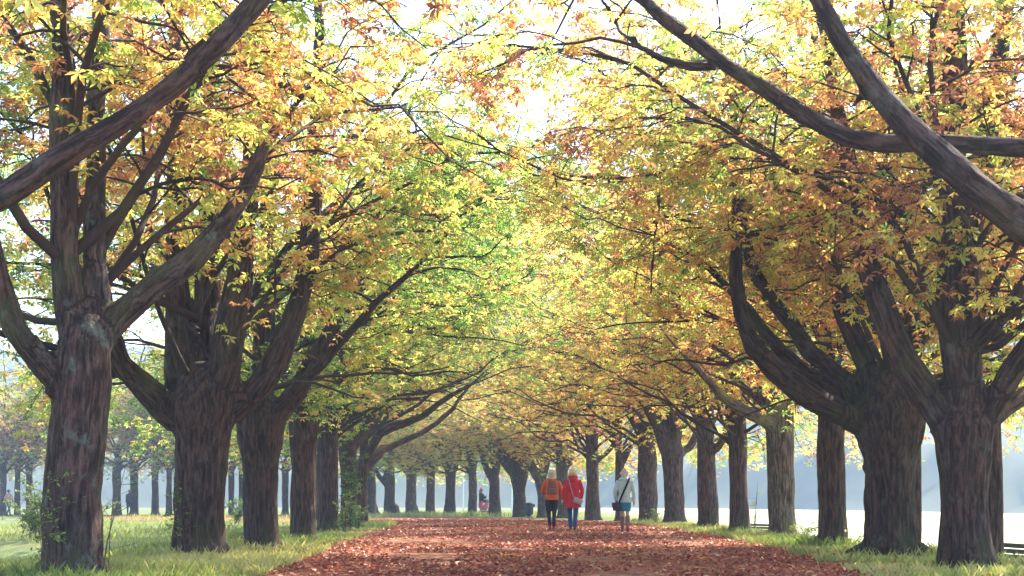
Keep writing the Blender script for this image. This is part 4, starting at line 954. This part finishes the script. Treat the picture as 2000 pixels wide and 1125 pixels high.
fg.hair(simple('ash_blond_hair', (0.50, 0.40, 0.30), .5, .4, 90), 3, lambda s: s.ball((0, -.012, 1.575), (.1, .118, .102)).ball((0, -.045, 1.5), (.088, .075, .075)).tube([(-.08, 0, 1.55), (-.085, -.01, 1.47)], [.03, .025], 8).tube([(.08, 0, 1.55), (.085, -.01, 1.47)], [.03, .025], 8))
s = Soup(); s.tube([(.085 * math.cos(a), .085 * math.sin(a) - .005, 1.445) for a in np.linspace(0, 2 * math.pi, 13)], [.026] * 13, 8)
fg.part('scarf', s, cloth('white_scarf', (0.6, 0.55, 0.55)))
# backpack
bp_ = thing('backpack', (p0[0], p0[1], GZ(*p0) + .98), 'small brown rucksack on the back of the orange jacket', 'backpack', rz=.03)
BRN = cloth('brown_canvas', (0.20, 0.085, 0.065), 25)
s = Soup(); s.loft([(0, -.215, 0, .125, .06), (0, -.22, .03, .15, .078), (0, -.22, .18, .148, .08), (0, -.215, .30, .125, .07), (0, -.21, .375, .075, .05), (0, -.205, .395, .03, .03)], 20)
obj('bag', tomesh(s, .01, 'bag'), BRN, bp_)
s = Soup(); s.loft([(0, -.285, .04, .1, .03), (0, -.292, .08, .112, .035), (0, -.29, .15, .108, .032), (0, -.282, .175, .09, .02)], 16); obj('front_pocket', tomesh(s, .008, 'pocket'), cloth('brown_pocket', (0.25, 0.11, 0.085), 25), bp_)
for k in (-1, 1):
    s = Soup().tube([(k * .07, -.16, .36), (k * .11, -.09, .44), (k * .13, .04, .44), (k * .14, .13, .30), (k * .15, .06, .12), (k * .12, -.16, .05)], [.014] * 6, 8); obj('strap', s.mesh('strap'), BRN, bp_)
    s = Soup().box((k * .055, -.325, .12), (.075, .008, .012), Matrix.Rotation(k * .5, 3, 'Y'), .002); obj('trim', s.mesh('trim', False), cloth('dark_trim', (0.05, 0.03, 0.03)), bp_)

# woman in the red coat
p1 = (1.655, 41.7)
fg = Figure('person', (*p1, GZ(*p1)), -.02, 'person with blond curls in knee length red hooded coat and blue jeans, walking away',
            [[(-.08, 0, .90), (-.085, .05, .68), (-.08, .09, .47), (-.07, .06, .28), (-.06, .08, .085)], [(.08, 0, .90), (.08, -.02, .68), (.07, -.03, .47), (.055, -.07, .28), (.05, -.1, .10)]],
            [[(-.155, 0, 1.35), (-.2, -.02, 1.2), (-.235, -.04, 1.05), (-.275, 0, .83)], [(.155, 0, 1.35), (.21, -.01, 1.2), (.25, -.02, 1.06), (.22, .05, .86)]], 1.66)
fg.body()
s = Soup(); s.loft([(0, 0, .61, .225, .165), (0, 0, .70, .22, .165), (0, 0, .88, .2, .15), (0, 0, 1.04, .17, .13), (0, 0, 1.2, .185, .135), (0, 0, 1.34, .175, .115), (0, 0, 1.42, .095, .085), (0, -.01, 1.47, .08, .08)], 22)
fg.sleeves(s, (.064, .06, .054, .048)); s.tube([(-.12, -.03, 1.45), (-.06, -.1, 1.40), (0, -.135, 1.365), (.06, -.1, 1.40), (.12, -.03, 1.45)], [.03, .05, .062, .05, .03], 10)
fg.part('coat', s, cloth('red_cloth', (0.55, 0.018, 0.03), 14))
fg.trousers(cloth('denim', (0.035, 0.085, 0.24), 90), (.1, .09, .068, .06, .056)); fg.boots(cloth('brown_shoe', (0.14, 0.09, 0.07)), .22, .05, 'shoe')
fg.hair(simple('blond_hair', (0.66, 0.50, 0.30), .5, .35, 90), 8, lambda s: s.ball((0, -.015, 1.565), (.112, .125, .1)).ball((-.06, -.04, 1.52), (.06, .07, .07)).ball((.06, -.04, 1.52), (.06, .07, .07)).ball((0, -.09, 1.56), (.07, .05, .08)))
hb = thing('shoulder_bag', (p1[0], p1[1], GZ(*p1) + .70), 'grey crossbody bag hanging behind the red coat', 'bag', rz=-.02)
GREYB = cloth('grey_leather', (0.36, 0.32, 0.40), 20)
s = Soup().box((.135, -.185, .095), (.25, .07, .15), Matrix.Rotation(.42, 3, 'Y'), .02); obj('bag', s.mesh('bag'), GREYB, hb)
s = Soup().box((.14, -.224, .125), (.24, .012, .08), Matrix.Rotation(.42, 3, 'Y'), .004); obj('flap', s.mesh('flap'), cloth('grey_flap', (0.42, 0.38, 0.46), 20), hb)
s = Soup().tube([(.02, -.185, .19), (-.05, -.16, .42), (-.1, -.125, .62), (-.1, -.02, .745), (-.06, .1, .66), (.08, .17, .38), (.21, .1, .15), (.24, -.12, .06)], [.011] * 8, 6); obj('strap', s.mesh('strap'), GREYB, hb)

# person in pale jacket and teal skirt
p2 = (2.845, 38.8)
fg = Figure('person', (*p2, GZ(*p2)), -.06, 'person in pale blue jacket, short teal skirt and tall brown boots, walking away',
            [[(-.075, 0, .90), (-.08, .05, .68), (-.07, .10, .47), (-.06, .07, .28), (-.055, .07, .085)], [(.075, 0, .90), (.075, -.02, .68), (.075, -.03, .48), (.08, -.13, .30), (.085, -.22, .15)]],
            [[(-.16, 0, 1.36), (-.22, -.02, 1.2), (-.25, -.03, 1.05), (-.23, .06, .86)], [(.16, 0, 1.36), (.215, -.01, 1.2), (.245, -.03, 1.04), (.25, .03, .82)]], 1.57)
fg.body()
s = Soup(); s.loft([(0, 0, .79, .185, .14), (0, 0, .88, .185, .14), (0, 0, 1.03, .158, .122), (0, 0, 1.2, .175, .13), (0, 0, 1.33, .168, .112), (0, 0, 1.41, .1, .085)], 22); fg.sleeves(s, (.07, .062, .056, .05))
fg.part('jacket', s, cloth('pale_blue_cloth', (0.50, 0.61, 0.68), 20))
s = Soup(); s.loft([(0, 0, 1.37, .16, .12), (0, -.01, 1.41, .165, .13), (0, -.01, 1.445, .12, .105), (0, 0, 1.46, .09, .085)], 20); fg.part('collar', s, cloth('pale_collar', (0.48, 0.62, 0.72), 20))
s = Soup(); s.loft([(0, .01, .56, .165, .135), (0, 0, .68, .172, .138), (0, 0, .82, .168, .13)], 20); fg.part('skirt', s, cloth('teal_cloth', (0.03, 0.19, 0.32), 30))
fg.boots(cloth('mauve_brown_leather', (0.22, 0.12, 0.12), 20), .86, .062)
fg.hair(simple('silver_hair', (0.55, 0.48, 0.48), .5, .4, 90), 15, lambda s: s.ball((0, -.012, 1.575), (.102, .118, .1)).ball((0, -.06, 1.5), (.088, .06, .08)).ball((0, -.055, 1.65), (.055, .05, .045)).ball((-.1, -.03, 1.56), (.03, .035, .035)))
sb = thing('shoulder_bag', (p2[0], p2[1], GZ(*p2) + .62), 'dark plum bag on a wide black strap beside the teal skirt', 'bag', rz=-.06)
PLUM = cloth('plum_leather', (0.075, 0.03, 0.06), 20)
s = Soup().box((-.225, -.07, .03), (.17, .30, .21), Matrix.Rotation(-.1, 3, 'Y'), .03); obj('bag', s.mesh('bag'), PLUM, sb)
s = Soup().box((-.315, -.07, .075), (.014, .28, .11), Matrix.Rotation(-.1, 3, 'Y'), .005); obj('flap', s.mesh('flap'), cloth('plum_flap', (0.10, 0.045, 0.08), 20), sb)
pts = catmull(np.array([(-.15, -.17, .10), (-.06, -.158, .33), (.03, -.145, .53), (.1, -.1, .70), (.105, .0, .745), (.05, .12, .62), (-.08, .15, .35), (-.21, .06, .12)]), 30)
s = Soup().tube(pts, [.026] * 30, 6); m_ = s.mesh('strap'); sp_ = obj('strap', m_, cloth('black_strap', (0.012, 0.012, 0.016)), sb)

# person with a pushchair at the bend
p3 = (-1.99, 99.5)
fg = Figure('person', (*p3, GZ(*p3)), -2.2, 'person in navy top and pink skirt with red bobble hat, pausing behind a pushchair',
            [[(-.075, 0, .90), (-.08, .02, .68), (-.07, .04, .47), (-.06, .02, .28), (-.055, .02, .085)], [(.075, 0, .90), (.075, -.01, .68), (.07, -.01, .48), (.06, -.03, .30), (.055, -.03, .09)]],
            [[(-.16, 0, 1.36), (-.21, .06, 1.2), (-.2, .16, 1.1), (-.1, .3, 1.22)], [(.16, 0, 1.36), (.21, .06, 1.2), (.2, .16, 1.08), (.15, .36, 1.0)]], 1.66)
fg.body()
s = Soup(); s.loft([(0, 0, .92, .18, .14), (0, 0, 1.05, .168, .13), (0, 0, 1.22, .18, .132), (0, 0, 1.35, .168, .112), (0, 0, 1.43, .09, .08)], 18); fg.sleeves(s); fg.part('jacket', s, cloth('navy_cloth', (0.022, 0.025, 0.06)), .018)
s = Soup(); s.loft([(0, 0, .45, .2, .17), (0, 0, .7, .19, .155), (0, 0, .95, .165, .13)], 18); fg.part('skirt', s, cloth('pink_cloth', (0.55, 0.14, 0.22)), .018)
fg.boots(cloth('dark_boot', (0.05, 0.03, 0.03)), .5)
fg.hair(simple('dark_blond_hair', (0.42, 0.26, 0.12), .5, .4, 90), 21, lambda s: s.ball((0, -.012, 1.56), (.098, .112, .1)).tube([(0, -.08, 1.54), (0, -.12, 1.4), (0, -.13, 1.25)], [.06, .055, .03], 8))
s = Soup(); s.loft([(0, -.005, 1.57, .108, .122), (0, -.005, 1.62, .104, .118), (0, -.01, 1.68, .07, .08), (0, -.01, 1.705, .02, .02)], 16).ball((0, -.01, 1.74), .045); fg.part('bobble_hat', s, cloth('red_wool', (0.6, 0.04, 0.05)), .014)
# pushchair
pc = thing('pushchair', (-1.72, 98.9, GZ(-1.72, 98.9)), 'pink and grey pushchair with spoked wheels at the bend of the path', 'pushchair', rz=.9)
MET = simple('grey_metal', (0.35, 0.35, 0.38), .4, .1, 20, 0, .5, .6); BLK = simple('black_rubber', (0.015, 0.015, 0.017), .7)
for x in (-.24, .24):
    for y, r in ((.32, .13), (-.3, .16)):
        a = np.linspace(0, 2 * math.pi, 19); wh = obj('wheel', Soup().tube([(x, y, r + .0)] * 2 if 0 else [(x - .02, y, r), (x + .02, y, r)], [.03, .03], 10, 2).mesh('wheel'), MET, pc)
        obj('tyre', Soup().tube([(x, y + (r - .018) * math.cos(t), r + (r - .018) * math.sin(t)) for t in a], [.018] * 19, 7, 19).mesh('tyre'), BLK, wh)
        sp = Soup()
        for t in np.linspace(0, 2 * math.pi, 6, endpoint=False): sp.tube([(x, y, r), (x, y + (r - .02) * math.cos(t), r + (r - .02) * math.sin(t))], [.006, .006], 5, 2)
        obj('spokes', sp.mesh('spokes'), MET, wh)
    obj('frame_tube', Soup().tube([(x, .32, .13), (x * .95, .1, .42), (x * .9, -.3, .85), (x * .9, -.45, 1.0)], [.014] * 4, 8).mesh('frame_tube'), MET, pc)
    obj('frame_tube', Soup().tube([(x, -.3, .16), (x * .95, .05, .5)], [.014] * 2, 8).mesh('frame_tube'), MET, pc)
obj('handle', Soup().tube([(-.22, -.45, 1.0), (-.2, -.5, 1.03), (.2, -.5, 1.03), (.22, -.45, 1.0)], [.017] * 4, 8).mesh('handle'), BLK, pc)
PK = cloth('pink_fabric', (0.55, 0.2, 0.28))
obj('seat', tomesh(Soup().loft([(0, .12, .34, .18, .22), (0, .08, .44, .2, .26), (0, -.05, .60, .2, .17), (0, -.15, .80, .19, .1), (0, -.16, .86, .15, .06)], 16), .016, 'seat'), PK, pc)
obj('hood', tomesh(Soup().loft([(0, -.1, .80, .2, .16), (0, -.05, .92, .2, .2), (0, -.06, 1.0, .15, .15), (0, -.07, 1.03, .05, .06)], 16), .016, 'hood'), cloth('slate_fabric', (0.08, 0.08, 0.12)), pc)
obj('basket', Soup().box((0, -.05, .25), (.38, .4, .12), None, .03).mesh('basket'), cloth('basket_fabric', (0.05, 0.05, 0.06)), pc)

# two walkers under the far avenue
for px, d, cc, lc, lab, rz in ((253, 101, (0.03, 0.03, 0.06), (0.03, 0.03, 0.05), 'distant person in dark clothes walking under the avenue beyond the pond', .6), (17, 100, (0.5, 0.22, 0.22), (0.1, 0.1, 0.14), 'distant person in pink top under the avenue beyond the pond', -.5)):
    X = (px - 1000) / F * d
    fg = Figure('person', (X, d, GZ(X, d) - .03), rz, lab,
                [[(-.08, 0, .90), (-.085, .05, .68), (-.08, .12, .47), (-.07, .14, .28), (-.06, .18, .085)], [(.08, 0, .90), (.08, -.02, .68), (.07, -.03, .47), (.055, -.12, .28), (.05, -.2, .11)]],
                [[(-.165, 0, 1.36), (-.215, -.05, 1.2), (-.24, -.1, 1.05), (-.24, -.06, .83)], [(.165, 0, 1.36), (.225, .03, 1.2), (.25, .06, 1.06), (.22, .16, .88)]], 1.7)
    fg.body(); s = Soup(); s.loft([(0, 0, .82, .18, .135), (0, 0, 1.0, .165, .125), (0, 0, 1.22, .185, .13), (0, 0, 1.35, .17, .112), (0, 0, 1.43, .09, .08)], 18); fg.sleeves(s); fg.part('jacket', s, cloth('far_jacket', cc), .02)
    fg.trousers(cloth('far_trousers', lc)); fg.boots(cloth('far_shoe', (0.03, 0.03, 0.03)), .2, .05, 'shoe')
    fg.hair(simple('brown_hair', (0.12, 0.07, 0.04), .6, .3, 90), 31, lambda s: s.ball((0, -.015, 1.57), (.095, .11, .095)))

# ------------------------------------------------------------------ benches, litter bin, posts
GRN = simple('green_paint', (0.018, 0.035, 0.038), .5, .25, 12, .2, .5)
def bench(X, d, label, rz, L_=1.8):
    """slatted seat looking out over the meadow: its back is turned to the path"""
    bz = float(ground_z(np.array([X]), np.array([d]))[0])
    root = thing('bench', (X, d, bz), label, 'bench', 'benches facing the meadow', rz)
    for k in range(4):          # back slats, curling over at the top
        z = .52 + .085 * k; x = -.16 - .035 * k - (.0 if k < 3 else -.02)
        obj('slat', Soup().box((x, 0, z), (.028, L_, .07), Matrix.Rotation(-.22 if k < 3 else .35, 3, 'Y'), .008).mesh('slat', False), GRN, root)
    for k in range(5):
        obj('slat', Soup().box((-.1 + .095 * k, 0, .43 + .008 * k), (.075, L_, .028), Matrix.Rotation(-.08, 3, 'Y'), .008).mesh('slat', False), GRN, root)
    for y in (-L_ / 2 + .06, L_ / 2 - .06):
        obj('leg', Soup().tube([(-.3, y, .86), (-.24, y, .66), (-.16, y, .46), (-.2, y, .2), (-.24, y, -.05)], [.02] * 5, 8).mesh('leg'), GRN, root)
        obj('leg', Soup().tube([(-.16, y, .42), (.15, y, .4), (.3, y, .43), (.32, y, .2), (.33, y, -.05)], [.02] * 5, 8).mesh('leg'), GRN, root)
        obj('armrest', Soup().tube([(-.24, y, .66), (0, y, .68), (.24, y, .66), (.3, y, .56), (.3, y, .43)], [.018] * 5, 8).mesh('armrest'), GRN, root)
    return root
bench(7.75, 23.4, 'dark green slatted bench beneath the massive sweeping bough', .12)
bench(7.95, 48.4, 'smaller looking dark green bench between the yellow green patched trunk and the purple brown one', .35)
bn_ = thing('litter_bin', (.95, 86.5, GZ(.95, 86.5) - .02), 'dark green litter bin with domed hood beside the heavy spreading chestnut', 'litter bin')
obj('bin_body', tomesh(Soup().loft([(0, 0, .12, .20, .20), (0, 0, .16, .235, .235), (0, 0, .58, .255, .255), (0, 0, .64, .25, .25)], 24), .014, 'bin_body'), GRN, bn_)
obj('hood', tomesh(Soup().loft([(0, 0, .63, .265, .265), (0, 0, .68, .27, .27), (0, 0, .76, .22, .22), (0, 0, .81, .12, .12), (0, 0, .825, .03, .03)], 24), .014, 'hood'), GRN, bn_)
obj('side_flap', Soup().box((.29, 0, .66), (.1, .22, .15), Matrix.Rotation(.3, 3, 'Y'), .02).mesh('side_flap'), GRN, bn_)
obj('post', Soup().tube([(0, 0, -.1), (0, 0, .2)], [.1, .1], 12).mesh('post'), GRN, bn_)
obj('base_plate', Soup().box((0, 0, .015), (.5, .5, .05), None, .01).mesh('base_plate'), simple('concrete', (0.3, 0.29, 0.28), .9), bn_)
WHT = simple('white_paint', (0.75, 0.75, 0.75), .5)
for px, hgt, lab in ((905, 6.5, 'tall thin white post out on the meadow past the goblet shaped chestnut'), (1000, 6.0, 'thin white post on the meadow behind the heavy spreading chestnut')):
    d = 170; X = (px - 1000) / F * d; bz = float(ground_z(np.array([X]), np.array([d]))[0])
    pr = thing('post', (X, d, bz), lab, 'post')
    obj('shaft', Soup().tube([(0, 0, -.2), (0, 0, hgt * .5), (0, 0, hgt)], [.07, .06, .05], 10).mesh('shaft'), WHT, pr)
    obj('cap', Soup().ball((0, 0, hgt), .075, 10, 6).mesh('cap'), WHT, pr)

# ------------------------------------------------------------------ hazy morning air
m = bpy.data.materials.new('haze'); m.use_nodes = True; nt = m.node_tree; nt.nodes.remove(nt.nodes['Principled BSDF'])
pv_ = nt.nodes.new('ShaderNodeVolumePrincipled'); pv_.inputs['Color'].default_value = (0.54, 0.73, 1.0, 1); pv_.inputs['Density'].default_value = 0.0010; pv_.inputs['Anisotropy'].default_value = 0.25
nt.links.new(pv_.outputs[0], nt.nodes['Material Output'].inputs['Volume'])
s = Soup().box((0, 340, 33), (990, 860, 72)); hz = obj('haze', s.mesh('haze', False), m); hz['kind'] = 'stuff'
